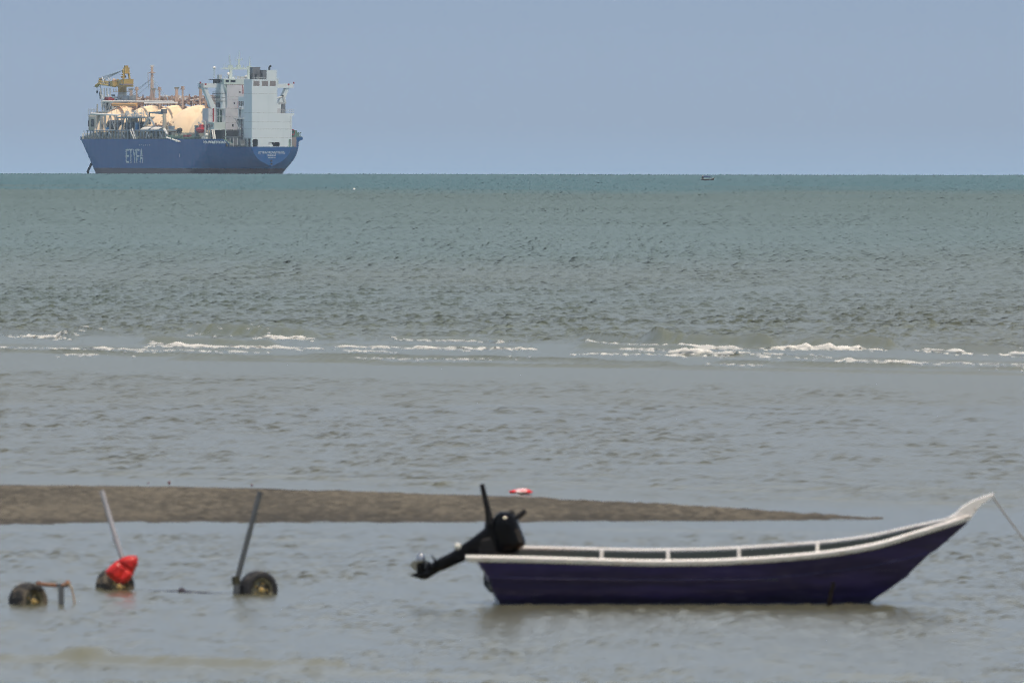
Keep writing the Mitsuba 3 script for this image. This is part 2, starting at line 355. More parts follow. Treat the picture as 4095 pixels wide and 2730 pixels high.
_st = np.array([(-0.679, 0.641), (0.132, 0.628), (0.989, 0.604), (1.846, 0.585), (2.418, 0.590), (2.989, 0.612), (3.561, 0.651), (4.132, 0.707), (4.704, 0.797), (5.275, 0.950), (5.619, 1.047), (6.053, 1.172)])
_bt = np.array([(-.7, .60), (0, .66), (1, .70), (2, .71), (3, .70), (3.6, .67), (4.2, .59), (4.7, .49), (5.1, .39), (5.5, .26), (5.8, .14), (6.05, .035)])
def beam(x): return np.interp(x, _bt[:, 0], _bt[:, 1])
from scipy.interpolate import PchipInterpolator
_sheer = PchipInterpolator(_st[:, 0], _st[:, 1])
_beamS = PchipInterpolator(_bt[:, 0], _bt[:, 1])
def sheer(x): return _sheer(x) + .075 * _beamS(x)

NX = 90
def strip_rows(rows, side):
    """rows: list of (x array, half beam array, z array) -> an open sheet on one side (+1 port, -1 near side)"""
    V = np.stack([np.c_[x, side * b, z] for x, b, z in rows], 1)
    f = grid_faces(len(rows[0][0]), len(rows))
    if side < 0: f = f[:, ::-1]
    return trimesh.Trimesh(V.reshape(-1, 3), f, process=False)

t = np.linspace(0, 1, NX)
def row(x0, x1, zf, k, end=.02, power=1.0):
    x = x0 + (x1 - x0) * t
    # half beam follows the deck outline, drawn in towards its own end at the stem
    tt = (x - x0) / (x1 - x0)
    ref = -.5 + (6.03 + .5) * tt
    b = np.maximum(_beamS(ref) * k, end)
    return x, b, zf(x) if callable(zf) else np.full(NX, zf)
_kn = PchipInterpolator(*np.array([(-0.383, 0.355), (0.703, 0.336), (1.846, 0.322), (2.989, 0.332), (4.132, 0.421), (4.703, 0.494), (5.275, 0.602), (5.595, 0.693)]).T)
kn = lambda x: _kn(np.clip(x, -.38, 5.6)) + .07 * _beamS(np.clip(x, -.5, 6))
R0 = row((-0.497, 0.544)[0], (6.013, 1.103)[0], lambda x: sheer(x) - .085, .985)
R0[2][:] = sheer(np.clip(R0[0], -.6, 6.0)) - .085
R1 = row((-0.371, 0.372)[0], (5.595, 0.693)[0], kn, .93)
R1b = row((-0.337, 0.338)[0], (5.492, 0.659)[0], lambda x: kn(x) - .035, .83)
R2 = row((-0.314, 0.246)[0], (5.246, 0.465)[0], lambda x: kn(x) * .62 + .02, .865)
R2b = row((-0.309, 0.235)[0], (5.217, 0.442)[0], lambda x: kn(x) * .62 - .02, .80)
R3 = row((-0.206, 0.000)[0], (4.771, 0.031)[0], .045, .68)
R4 = row((-0.178, -0.085)[0], (4.445, -0.208)[0], -.22, .40)
hull_rows = [R0, R1, R1b, R2, R2b, R3, R4]
bpart('hull', [strip_rows(hull_rows, s) for s in (-1, 1)], 'purple_gelcoat', smooth=40)
for q, sd in enumerate((-1, 1)):      # rubbing strip along the knuckle
    bpart('rubbing_strip' if q == 0 else 'rubbing_strip_001', pipe(np.c_[R1[0], sd * (R1[1] + .004), R1[2]][::3], .020, 6), 'purple_gelcoat', 50)
# transom: upper part purple, lower part bare grey
def hull_b(x, z):
    """half beam of the hull at x, z"""
    bs = [float(np.interp(x, r[0], r[1], left=r[1][0], right=0)) if x < r[0][-1] else 0.0 for r in hull_rows]
    zs = [float(np.interp(x, r[0], r[2])) for r in hull_rows]
    return float(np.interp(z, zs[::-1], bs[::-1]))
def transom(rows, x_in):
    L = [(r[0][0] + x_in, r[1][0], r[2][0]) for r in rows]
    V = [(x, -b, z) for x, b, z in L] + [(x, b, z) for x, b, z in L]
    n = len(L); f = []
    for q in range(n - 1): f += [(q, q + n, q + 1), (q + 1, q + n, q + n + 1)]
    m = trimesh.Trimesh(V, f, process=False)
    return m
bpart('transom', transom([R0, R1, R1b, R2], .004), 'purple_gelcoat')
bpart('transom_001', transom([R2b, R3, R4], .004), 'grey_gelcoat')
tag('skiff__transom_001', 'bare grey lower transom')
# gunwales: a broad white rail with a rounded outer lip, near and far side
def rail(side, x0, x1, sec):
    x = np.linspace(x0, x1, 120); b = _beamS(x); z = sheer(x)
    V = np.stack([np.c_[x, side * np.maximum(b + o * np.minimum(1, b / .12), .0), z + h] for o, h in sec], 1)
    m, n = len(x), len(sec)
    V = np.concatenate([V, V[:, :1]], 1)
    f = grid_faces(m, n + 1)
    if side > 0: f = f[:, ::-1]
    g = trimesh.Trimesh(V.reshape(-1, 3), f, process=False)
    caps = []
    for q in (0, m - 1):
        caps.append(trimesh.Trimesh(V[q], [(0, j, j + 1) for j in range(1, n - 1)], process=False))
    return cat([g] + caps)
SEC = [(.022, -.062), (.048, -.022), (.044, 0), (.02, .008), (-.042, .008), (-.052, 0), (-.052, -.03), (-.02, -.070), (.012, -.072)]
bpart('gunwale', rail(-1, -.672, 6.045, SEC), 'white_gelcoat', smooth=45)
bpart('gunwale_001', rail(1, -.672, 6.045, SEC), 'white_gelcoat', smooth=45)
# inside: lining, sole, thwarts
def inner(x0, x1, side, levels):
    """lining on one side, a little inside the hull"""
    x = np.linspace(x0, x1, 70); rows = []
    for q in range(levels):
        z = sheer(x) - .03 - (sheer(x) - .03 - floor_z(x)) * q / (levels - 1)
        bb = np.array([max(.006, min(hull_b(a_, z_) - .035, float(_beamS(a_)) - .06)) for a_, z_ in zip(x, z)])
        rows.append((x, bb, z))
    m = strip_rows(rows, -side); m.vertices[:, 1] *= -1
    return m
def floor_z(x): return np.where(x > 3.6, .19 + (x - 3.6) ** 1.5 * .20, .19)
bpart('lining', [inner(-.34, 5.75, s, 7) for s in (-1, 1)], 'dark_lining')
xs = np.linspace(-.34, 5.6, 60); zs = floor_z(xs); bs = np.array([max(.006, hull_b(a_, z_) - .04) for a_, z_ in zip(xs, zs)])
bpart('floor', trimesh.Trimesh(np.vstack([np.c_[xs, -bs, zs], np.c_[xs, bs, zs]]), [f for q in range(59) for f in ((q, q + 1, q + 61), (q, q + 61, q + 60))], process=False), 'dark_lining')
bpart('transom_board', prism([(-.44, .30), (.44, .30), (.52, .57), (-.52, .57)], -.30, -.26, 'x'), 'grey_gelcoat')
bpart('stern_locker', prism([(-.40, .2), (.40, .2), (.52, .50), (-.52, .50)], -.27, .95, 'x'), 'plywood')
for q, X in enumerate(((1.229, 0.712)[0], (2.109, 0.710)[0], (3.046, 0.709)[0], (4.075, 0.764)[0])):
    b = float(_beamS(X)); z = float(sheer(X))
    fr = []
    for s in (-1, 1):
        fr.append(prism([(s * (b - .045), z - .02), (s * (b - .09), z - .02), (s * (hull_b(X, .24) - .10), .24), (s * (hull_b(X, .24) - .05), .24)], X - .022, X + .022, 'x'))
    fr.append(box(X - .022, X + .022, -min(b * .6, hull_b(X, .2) - .06), min(b * .6, hull_b(X, .2) - .06), .20, .26))
    bpart('frame' if q == 0 else f'frame_{q:03d}', fr, 'white_gelcoat')
for q, X in enumerate((1.9, 3.3)):
    b = float(_beamS(X)) * .86
    bpart('thwart' if q == 0 else f'thwart_{q:03d}', box(X - .14, X + .14, -b, b, .36, .39), 'dark_lining')
# tall prow piece
pr = [(5.710, 1.104), (5.847, 1.184), (5.939, 1.275), (6.065, 1.349), (6.202, 1.400), (6.339, 1.451), (6.351, 1.423), (6.282, 1.377), (6.179, 1.309), (6.099, 1.206), (6.053, 1.137), (5.876, 1.058)]
prow = trimesh.creation.extrude_polygon(sg.Polygon(pr), .09, engine='earcut')
prow = trimesh.Trimesh(np.array(prow.vertices)[:, [0, 2, 1]] - [0, .045, 0], prow.faces[:, ::-1], process=False)
prow.vertices[:, 1] *= (1.25 - .16 * (prow.vertices[:, 0] - 5.7))
bpart('prow', prow, 'white_gelcoat')
bpart('stern_bracket', [box((-0.349, 0.338)[0], (-0.200, 0.337)[0], -.42, -.37, (-6.726, 0.235)[1] + .04, (-6.726, 0.338)[1] + .04), tube(((-0.234, 0.269)[0], -.36, .29), ((-0.292, 0.201)[0], -.36, .25), .025)], 'black_rubber')
tag('skiff', 'long dark purple skiff with white gunwales and raised prow floating in the shallow channel', 'boat')

def hull_paint(p, n, uv):
    f = mikit.fbm(p.x * 1.1, p.y * 1.5, p.z * 6.0, 3)
    g = mikit.fbm(p.x * 7.0, p.y * 3, p.z * 24.0, 2)
    c = mikit.mix((.017, .012, .056), (.029, .020, .094), mikit.smoothstep(.35, .7, f))
    slime = mikit.smoothstep(.13, .03, p.z + (g - .5) * .08)
    scuff = mikit.smoothstep(.58, .88, mikit.fbm(p.x * 3.0, 2.0, p.z * 16.0, 3))
    c = mikit.mix(c, (.12, .10, .16), scuff * .22)
    return mikit.mix(c, (.016, .015, .018), slime * .7)
def white_paint(p, n, uv):
    f = mikit.fbm(p.x * 3.0, p.y * 4.0, p.z * 4.0, 3)
    s = mikit.smoothstep(.60, .80, mikit.fbm(p.x * 9.0, p.y * 5.0, p.z * 30.0, 3))
    return mikit.mix(mikit.mix((.66, .63, .60), (.80, .79, .77), f), (.34, .27, .21), s * .7)
mat('purple_gelcoat', mikit.proc(hull_paint), rough=.4, spec=.3)
mat('white_gelcoat', mikit.proc(white_paint), rough=.35, spec=.5)
mat('grey_gelcoat', (.36, .37, .40), rough=.5)
mat('dark_lining', (.055, .068, .066), rough=.5)
mat('plywood', (.20, .12, .06), rough=.7)
mat('black_rubber', (.010, .010, .011), rough=.6, spec=.25)

# mooring line from the prow down to an anchor out of the picture
tip = boat_frame(trimesh.PointCloud([((6.328, 1.411)[0], 0, (6.328, 1.411)[1])])).vertices[0]
q = np.linspace(0, 1, 24)[:, None]
end = np.array([tip[0] + 1.35, tip[1] - .2, -.1])
line = tip * (1 - q) + end * q - np.array([0, 0, .12]) * 4 * q * (1 - q)
mat('old_rope', (.22, .19, .15), rough=.9)
add('mooring_line', pipe(line, .010, 6), 'old_rope', True)
tag('mooring_line', 'thin mooring line running down from the prow of the purple skiff', 'rope')

# a weathered stake standing in the water against the bow
sx = (4.099, 0.053); sy = (4.202, 0.298)
st = soft(tube((sx[0], 223.35, -.3), (sy[0] + .01, 223.42, sy[1]), .042, .028, 10), .06, 2)
st.vertices[:] += (meshkit.noise(st.vertices * 16) - .5)[:, None] * .02
mat('wet_wood', (.008, .006, .005), rough=.9, spec=.1)
add('wooden_stake', st, 'wet_wood', True)
tag('wooden_stake', 'short dark wooden stake leaning in the water against the purple hull', 'stake')

# ---------------------------------------------------------------- the outboard motor, tilted up
def opart(key, m, bsdf, smooth=False):
    return add('outboard_motor__' + key, boat_frame(m), bsdf, smooth)
def plate(poly, w, off=0.0):
    g = trimesh.creation.extrude_polygon(sg.Polygon(poly).buffer(0), w, engine='earcut')
    return trimesh.Trimesh(np.array(g.vertices)[:, [0, 2, 1]] - [0, w / 2 - off, 0], g.faces[:, ::-1], process=False)
def zm(u, v): return ((918.96 + u * .20145 - 1176) / 175.0, (1385 - (1091.3 + v * .20145)) / 175.0 + .0)
cowl = puffed([zm(1048, 500), zm(1075, 440), zm(1130, 405), (zm(1215, 405)), zm(1290, 440), zm(1330, 485), zm(1360, 580), zm(1425, 740), zm(1422, 785), zm(1375, 825), zm(1330, 855), zm(1255, 885), zm(1120, 885), zm(1075, 800), zm(1040, 620)], .19, .17, .02)
trimesh.smoothing.filter_taubin(cowl, lamb=.5, nu=.5, iterations=6)
opart('cowl', cowl, 'black_gloss', True)
opart('cowl_band', soft(plate([zm(1050, 870), zm(1050, 905), zm(1270, 905), zm(1345, 862), zm(1340, 840), zm(1258, 878)], .33), .04, 4), 'black_rubber', True)
leg = puffed([zm(960, 500), zm(1060, 480), zm(1110, 640), zm(1150, 890), zm(1010, 905), zm(860, 905), zm(700, 985), zm(640, 1010), zm(480, 1085), zm(300, 1090), zm(310, 1020), zm(420, 945), zm(560, 880), zm(670, 800), zm(800, 715), zm(945, 600)], .085, .07, .025)
opart('leg', leg, 'black_gloss', True)
gear = puffed([zm(95, 1140), zm(160, 1110), zm(300, 1050), zm(420, 960), zm(500, 1060), zm(300, 1180), zm(240, 1186)], .06, .07, .02)
opart('gearcase', gear, 'black_gloss', True)
opart('cavitation_plate', plate([zm(335, 905), zm(350, 900), zm(385, 945), zm(440, 965), zm(620, 905), zm(640, 935), zm(420, 1010), zm(380, 985)], .22), 'black_gloss')
hub = ball((*[zm(222, 960)[0]], 0, zm(222, 960)[1]), .088, 3, (.72, .72, 1.0))
hub2 = tube((zm(226, 985)[0], 0, zm(226, 985)[1]), (zm(222, 1120)[0], 0, zm(222, 1120)[1]), .062, .05, 16)
opart('propeller_hub', hub, 'steel_black', True)
opart('propeller_shaft', hub2, 'black_gloss', 40)
px_, pz_ = zm(226, 1035)
for q in range(3):
    a = q * 2 * math.pi / 3 + .4
    u = np.linspace(0, 1, 8)
    V = []
    for uu in u:
        r = .05 + .115 * uu; w = .055 * math.sin(math.pi * min(.95, .2 + .8 * uu)) + .012
        for sgn in (-1, 1):
            V.append((px_ + r * math.cos(a) + .3 * w * sgn * -math.sin(a), r * math.sin(a) * .9, pz_ + sgn * w))
    F_ = [f for k2 in range(7) for f in ((2 * k2, 2 * k2 + 1, 2 * k2 + 3), (2 * k2, 2 * k2 + 3, 2 * k2 + 2))]
    bl = trimesh.Trimesh(V, F_, process=False)
    opart('propeller_blade' if q == 0 else f'propeller_blade_{q:03d}', cat([bl, trimesh.Trimesh(np.array(V) + [.006, 0, .004], [f[::-1] for f in F_], process=False)]), 'steel_black', True)
opart('tiller', cat([pipe([(zm(1010, 540)[0], -.03, zm(1010, 540)[1]), (zm(985, 400)[0], -.04, zm(985, 400)[1]), (zm(938, 200)[0], -.05, zm(938, 200)[1])], [.055, .042, .034], 12), pipe([(zm(938, 200)[0], -.05, zm(938, 200)[1]), (zm(912, 90)[0], -.055, zm(912, 90)[1])], [.036, .031], 12)]), 'black_rubber', 40)
opart('carry_handle', pipe([(zm(1320, 480)[0], 0, zm(1320, 480)[1]), (zm(1420, 395)[0], 0, zm(1420, 395)[1])], [.04, .033], 10), 'black_rubber', 40)
opart('starter_knob', ball((zm(1255, 440)[0], -.02, zm(1255, 440)[1] + .015), .045, 2), 'black_rubber', True)
opart('clamp_bracket', soft(plate([zm(900, 720), zm(1010, 690), zm(1080, 900), zm(1060, 1010), zm(960, 1000), zm(870, 900)], .26), .05, 4), 'black_rubber', True)
opart('trim_knob', ball((zm(640, 805)[0], -.04, zm(640, 805)[1]), .05, 2, (1, 1, 1)), 'pale_plastic', True)
# faint pale marks down the side of the cowl, too blurred to read
marks = []
for q in range(4):
    cx, cz = zm(1312 + q * 13, 610 + q * 38)
    marks.append(box(cx - .030, cx + .030, -.196, -.186, cz - .014, cz + .014))
opart('cowl_marking', cat(marks), 'faded_print')
tag('outboard_motor', 'black outboard motor tilted up on the stern of the purple skiff', 'outboard motor')
mat('black_gloss', (.003, .003, .004), rough=.12, spec=.16)
mat('steel_black', (.45, .45, .47), rough=.2, metal=1.0)
mat('pale_plastic', (.55, .55, .50), rough=.5)
mat('faded_print', (.06, .05, .04), rough=.5)

# ---------------------------------------------------------------- boat trolleys standing in the channel
def muddy(p, n, uv):
    f = mikit.fbm(p.x * 9.0, p.y * 9.0, p.z * 9.0, 3)
    m = mikit.smoothstep(.48, .62, f)
    return mikit.mix((.016, .016, .017), (.15, .125, .09), m * .75)
def tyre_black(p, n, uv):
    f = mikit.fbm(p.x * 14.0, p.y * 14.0, p.z * 14.0, 3)
    return mikit.mix((.016, .016, .018), (.07, .065, .055), mikit.smoothstep(.55, .75, f))
mat('muddy_rubber', mikit.proc(muddy), rough=.75)
mat('tyre_rubber', mikit.proc(tyre_black), rough=.6)
mat('cream_rim', mikit.proc(lambda p, n, uv: mikit.mix((.20, .19, .13), (.06, .045, .03), mikit.smoothstep(.45, .65, mikit.fbm(p.x * 22., p.y * 22., p.z * 22., 3)))), rough=.6)
mat('brass_hub', (.38, .27, .10), rough=.45)
mat('rust', mikit.proc(lambda p, n, uv: mikit.mix((.17, .06, .03), (.30, .17, .10), mikit.fbm(p.x * 25., p.y * 25., p.z * 25., 3))), rough=.85)
mat('galvanised', mikit.proc(lambda p, n, uv: mikit.mix((.33, .33, .36), (.48, .47, .50), mikit.fbm(p.x * 14., p.y * 14., p.z * 6., 3))), rough=.55)
mat('dark_steel', mikit.proc(lambda p, n, uv: mikit.mix((.055, .062, .070), (.10, .11, .12), mikit.fbm(p.x * 14., p.y * 14., p.z * 6., 3))), rough=.5)
mat('weed', (.035, .035, .02), rough=.9)

def wheel(key, centre, R, w, yaw, rubber):
    """a spoked wheel with a fat tyre; its face looks along (sin yaw, -cos yaw)"""
    prof = [(R * .60, -w * .42), (R * .72, -w * .50), (R * .88, -w * .48), (R * .97, -w * .36), (R, -w * .12), (R, w * .12), (R * .97, w * .36), (R * .88, w * .48), (R * .72, w * .50), (R * .60, w * .42), (R * .60, -w * .42)]
    ty = trimesh.creation.revolve(np.array(prof), sections=64)
    # tread blocks
    v = ty.vertices; r = np.hypot(v[:, 0], v[:, 1]); a = np.arctan2(v[:, 1], v[:, 0])
    lug = ((np.floor(a / (2 * math.pi) * 48) % 2) * 2 - 1) * (r > R * .93) * .0035
    v[:, :2] *= (1 + lug / np.maximum(r, .01))[:, None]
    rim = trimesh.creation.revolve(np.array([(R * .62, -w * .40), (R * .60, -w * .46), (R * .54, -w * .40), (R * .50, -w * .16), (R * .22, -w * .20), (R * .20, -w * .34), (0.001, -w * .36), (0.001, 0), (R * .60, 0), (R * .62, -w * .40)]), sections=40)
    hub = trimesh.creation.revolve(np.array([(0.001, -w * .52), (R * .10, -w * .50), (R * .15, -w * .36), (0.001, -w * .34)]), sections=20)
    nuts = [tube((R * .34 * math.cos(q), R * .34 * math.sin(q), -w * .32), (R * .34 * math.cos(q), R * .34 * math.sin(q), -w * .16), .014, None, 6) for q in np.arange(5) * 2 * math.pi / 5]
    M = trimesh.transformations.concatenate_matrices(trimesh.transformations.translation_matrix(centre), trimesh.transformations.rotation_matrix(yaw, (0, 0, 1)), trimesh.transformations.rotation_matrix(-math.pi / 2, (1, 0, 0)))
    out = []
    for nm, m, b in (('tyre', ty, rubber), ('rim', rim, 'cream_rim'), ('hub', cat([hub] + nuts), 'brass_hub')):
        m = m.copy(); m.fix_normals()
        m.apply_transform(trimesh.transformations.rotation_matrix(math.pi, (1, 0, 0))) if False else None
        m.apply_transform(M)
        add(f'{key}__{nm}', m, b, 35)

# trolley with two poles: middle wheel, right wheel, axle under the water
D1, D2 = 231.0, 228.8
c1 = (-5.339, 0.032); c2 = (-3.368, 0.067)
key = 'boat_trolley'
wheel(key + '__wheel', (c1[0] - .03, D1, .03), .26, .28, math.radians(36), 'muddy_rubber')
wheel(key + '__wheel_001', (c2[0] - .03, D2, .045), .26, .25, math.radians(30), 'tyre_rubber')
a, b, c_ = (-5.556, 1.327), (-5.357, 0.656), (-5.187, 0.155)
add(key + '__pole', cat([pipe([(a[0], D1 + .16, a[1]), (b[0], D1 + .16, b[1]), (c_[0], D1 + .16, c_[1]), (c_[0] + .05, D1 + .16, -.4)], [.033, .035, .034, .034], 14), tube((b[0] - .012, D1 + .16, b[1] + .03), (b[0] + .01, D1 + .16, b[1] - .03), .042, None, 14)]), 'galvanised', 40)
a, b, c_ = (-3.371, 1.367), (-3.680, 0.184), (-3.692, -0.003)
add(key + '__pole_001', cat([pipe([(a[0], D2 - .15, a[1]), (b[0], D2 - .15, b[1])], [.036, .038], 14), pipe([(b[0], D2 - .15, b[1] + .02), (c_[0], D2 - .15, c_[1]), (c_[0] - .03, D2 - .15, -.4)], [.042, .044, .05], 14)]), 'dark_steel', 40)
add(key + '__axle', tube((c1[0], D1 + .1, -.10), (c2[0], D2 + .1, -.10), .035, None, 12), 'rust', 40)
add(key + '__drawbar', tube((.5 * (c1[0] + c2[0]), 230, -.12), (.5 * (c1[0] + c2[0]) - .4, 226.8, -.25), .04, None, 12), 'rust', 40)
add(key + '__collar', tube((b[0] - .01, D2 - .15, b[1] - .06), (b[0] - .014, D2 - .15, b[1] + .05), .055, None, 12), 'weed', 40)
tag(key, 'two wheeled boat trolley half under water with a pale and a dark upright pole', 'boat trolley')
tag(key + '__pole', 'pale grey pole')
tag(key + '__pole_001', 'dark grey pole')
tag(key + '__wheel', 'muddy black wheel')

# left trolley: wheel, rusty frame, short post
D3 = 223.2
c3 = (-6.264, 0.080)
key = 'boat_trolley_001'
wheel(key + '__wheel', (c3[0] - .06, D3, .035), .245, .30, math.radians(42), 'muddy_rubber')
a, b = (-6.181, 0.265), (-5.850, 0.236)
add(key + '__frame_bar', cat([pipe([(a[0], D3 + .12, a[1]), (a[0] + .06, D3 + .1, a[1] - .01), (b[0], D3 + .05, b[1])], [.02, .026, .027], 10), tube((a[0] - .01, D3 + .12, a[1] - .02), (a[0] - .01, D3 + .12, a[1] + .03), .035, None, 8)]), 'rust', 40)
a, b = (-5.893, 0.250), (-5.888, -0.006)
add(key + '__post', cat([box(a[0] - .038, a[0] + .038, D3, D3 + .07, -.3, a[1] + .01), box(a[0] - .06, a[0] + .10, D3 - .01, D3 + .08, a[1] - .03, a[1] + .022)]), 'dark_steel')
add(key + '__coupling', cat([ball(((-5.808, 0.278)[0], D3, (-5.808, 0.278)[1]), .035, 2, (1, 1, 1)), tube((a[0], D3 - .005, a[1]), (a[0] + .12, D3 - .005, a[1] + .02), .02)]), 'rust', True)
add(key + '__axle', tube((c3[0], D3 + .1, -.08), (c3[0] + .9, D3 + .6, -.12), .03, None, 10), 'rust', 40)
tag(key, 'small boat trolley at the left edge with one muddy wheel and a rusty frame bar', 'boat trolley')
a, b, c_ = (-5.791, 0.255), (-5.745, 0.164), (-5.712, 0.027)
mat('tan_rope', (.34, .25, .16), rough=.9)
add('rope_end', pipe([(a[0] - .03, D3 - .02, a[1] + .015), (a[0], D3 - .03, a[1] + .01), (a[0] + .03, D3 - .03, a[1] - .03), (b[0], D3 - .03, b[1]), (c_[0] - .01, D3 - .03, c_[1] + .04), (c_[0], D3 - .03, -.03)], .013, 7), 'tan_rope', True)
tag('rope_end', 'frayed tan rope hanging from the rusty bar of the left trolley into the water', 'rope')

# red float hung over the middle wheel
o = [(-5.295, 0.453), (-5.242, 0.482), (-5.154, 0.500), (-5.083, 0.500), (-5.048, 0.470), (-5.048, 0.388), (-5.090, 0.294), (-5.125, 0.212), (-5.172, 0.147), (-5.249, 0.112), (-5.319, 0.124), (-5.413, 0.183), (-5.484, 0.242), (-5.489, 0.289), (-5.425, 0.359), (-5.354, 0.412)]
g = puffed(o, .10, .08, .022)
xr, zr = g.vertices[:, 0] - g.vertices[:, 0].mean(), g.vertices[:, 2] - g.vertices[:, 2].mean()
g.vertices[:, 1] *= (1 - .45 * np.exp(-((xr * .6 + zr * .8 - .055) / .022) ** 2) - .22 * np.exp(-((xr - zr * .4 - .03) / .04) ** 2) * (zr < 0))
trimesh.smoothing.filter_taubin(g, lamb=.5, nu=.5, iterations=3)
g.vertices[:, 2] -= .035
g.vertices[:, 1] += 230.55
mat('red_plastic', mikit.proc(lambda p, n, uv: mikit.mix((.62, .018, .010), (.42, .012, .010), mikit.smoothstep(.4, .7, mikit.fbm(p.x * 7., p.y * 7., p.z * 9., 3)))), rough=.38, spec=.5)
add('red_float', g, 'red_plastic', True)
tag('red_float', 'bright red plastic float hung over the muddy middle wheel', 'float')

# rope floating on the water between the two wheels
pts = [(-5.133, -0.009), (-4.924, -0.005), (-4.728, -0.004), (-4.567, -0.003), (-4.438, 0.003), (-4.282, -0.001), (-3.959, -0.006), (-3.720, -0.011)]
yy = np.linspace(230.7, 228.7, len(pts))
mat('dark_rope', (.05, .045, .06), rough=.8)
add('floating_rope', cat([pipe([(p_[0], y_, .001) for p_, y_ in zip(pts, yy)], [.003, .003, .004, .012, .026, .018, .004, .003], 7), ball((pts[4][0], yy[4], .012), .05, 2, (1, 1, 1))]), 'dark_rope', True)
tag('floating_rope', 'dark rope floating on the water between the two trolley wheels', 'rope')

# litter along the edge of the sand bar
D = 295.0
a = (0.160, 0.016)
lump = trimesh.creation.icosphere(subdivisions=4); lump.apply_scale((.21, .16, .036))
v = lump.vertices; v[:, 2] *= .8 + .7 * np.abs(np.sin(v[:, 0] * 11 + 1)); v += (meshkit.fbm(v * 12, 3, 9) - .5)[:, None] * .06
v += [a[0], D, .05]
bag_x = float(a[0])
def bag(p, n, uv):
    x = (p.x - bag_x) / .2
    white = mikit.smoothstep(.62, .35, dr.abs(x + .0)) * mikit.smoothstep(.25, .5, mikit.fbm(p.x * 16., p.y * 14., p.z * 30., 3))
    return mikit.mix((.60, .025, .025), (.74, .60, .61), white)
mat('bag_plastic', mikit.proc(bag), rough=.4)
add('plastic_bag', lump, 'bag_plastic', True)
tag('plastic_bag', 'crumpled red and white plastic bag lying in the shallows behind the sand bar', 'plastic bag')
mat('red_litter', (.14, .06, .065), rough=.7)
for (px, dd_, r, lab) in (((-6.072, -0.011), 302.5, .028, 'small dark red scrap on the far edge of the sand bar, left of the dark pole'), ((-4.573, 0.003), 300.5, .02, 'small pinkish scrap at the far edge of the sand bar behind the dark pole'), ((-6.438, -0.002), 302.3, .016, 'tiny reddish scrap on the far edge of the sand bar, nearest the pale pole')):
    m = ball((0, 0, 0), r, 2, (1.1, .9, .9)); m.vertices += (meshkit.fbm(m.vertices * 30, 2, 3) - .5)[:, None] * r
    m.vertices += [px[0], dd_, .05]
    k_ = add(numbered('litter'), m, 'red_litter', True)
    tag(k_, lab, 'litter')

# small white mooring buoy far out
b_ = (-26.594, -0.645)
zc = float(curve(np.array(b_[0]), np.array(2869.0)))
add('mooring_buoy', cat([ball((b_[0], 2869, zc + .12), .22, 3, (1.0, 1, 1)), tube((b_[0], 2869, zc + .3), (b_[0], 2869, zc + .42), .05)]), 'white_gelcoat', True)
tag('mooring_buoy', 'tiny white buoy floating on the open sea to the right of the ship', 'buoy')

# ---------------------------------------------------------------- the gas carrier on the horizon
# its own frame: X forward from the transom, Y to port, Z up from the water, metres
SHIP_TURN = 0.3352           # the bow points away from the beach and to the left
_c, _s = math.cos(SHIP_TURN), math.sin(SHIP_TURN)
SHIP_M = np.array([[-_s, -_c, 0, -112.9], [_c, -_s, 0, 8000.0], [0, 0, 1, -5.19], [0, 0, 0, 1.0]])
def hp(key, ms, bsdf, smooth=False, top='gas_carrier', label=None, kind=None):
    m = (cat(ms) if isinstance(ms, list) else ms).copy()
    m.apply_transform(SHIP_M)
    k = numbered(f'{top}__{key}' if key else top)
    add(k, m, bsdf, smooth)
    if label or kind: tag(k, label, kind=kind)
    return k

def noisy(a, b, sc, lo=.3, hi=.7):
    return mikit.proc(lambda p, n, uv: mikit.mix(a, b, mikit.smoothstep(lo, hi, mikit.fbm(p.x * sc, p.y * sc * .4, p.z * sc * .6, 3))))
def side_paint(p, n, uv):
    z = p.z + 5.19
    streak = mikit.fbm(p.x * .9, p.y * .3, z * .06, 3)
    c = mikit.mix((.004, .070, .235), (.006, .080, .252), mikit.smoothstep(.2, .8, streak))
    red = mikit.mix((.050, .026, .044), (.042, .027, .044), streak)
    return mikit.mix(red, c, mikit.smoothstep(2.6, 2.9, z))
def tank_paint(p, n, uv):
    f = mikit.fbm(p.x * .08, p.y * .03, p.z * .10, 3)
    g = mikit.fbm(p.x * .5, p.y * .2, p.z * .04, 2)
    c = mikit.mix((.81, .61, .40), (.86, .68, .47), f)
    return mikit.mix(c, (.62, .44, .27), .35 * mikit.smoothstep(.60, .78, g))
def house_paint(p, n, uv):
    f = mikit.fbm(p.x * .35, p.y * .15, p.z * .06, 3)
    return mikit.mix((.60, .66, .69), (.64, .69, .72), f) * (1 - .03 * mikit.smoothstep(.60, .75, mikit.fbm(p.x * 1.1, p.y * .5, p.z * .1, 2)))
mat('ship_blue', mikit.proc(side_paint), rough=.5, spec=.4)
mat('tank_cream', mikit.proc(tank_paint), rough=.6, spec=.3)
mat('house_white', mikit.proc(house_paint), rough=.6)
mat('house_lilac', noisy((.46, .46, .50), (.53, .53, .56), .3), rough=.6)
mat('house_green', noisy((.45, .54, .51), (.51, .58, .56), .3), rough=.6)
mat('deck_green', (.10, .19, .16), rough=.8)
mat('deck_grey', (.14, .16, .17), rough=.8)
mat('ship_letter', (.62, .66, .66), rough=.6)
mat('ship_glass', (.010, .018, .030), rough=.15)
mat('ship_dark', (.022, .028, .036), rough=.7)
mat('louvre_grey', noisy((.10, .11, .13), (.15, .16, .18), .6), rough=.7)
mat('louvre_brown', (.24, .20, .19), rough=.7)
mat('frame_blue', noisy((.16, .21, .26), (.24, .29, .33), .3), rough=.6)
mat('frame_pale', noisy((.42, .44, .45), (.52, .53, .52), .3), rough=.6)
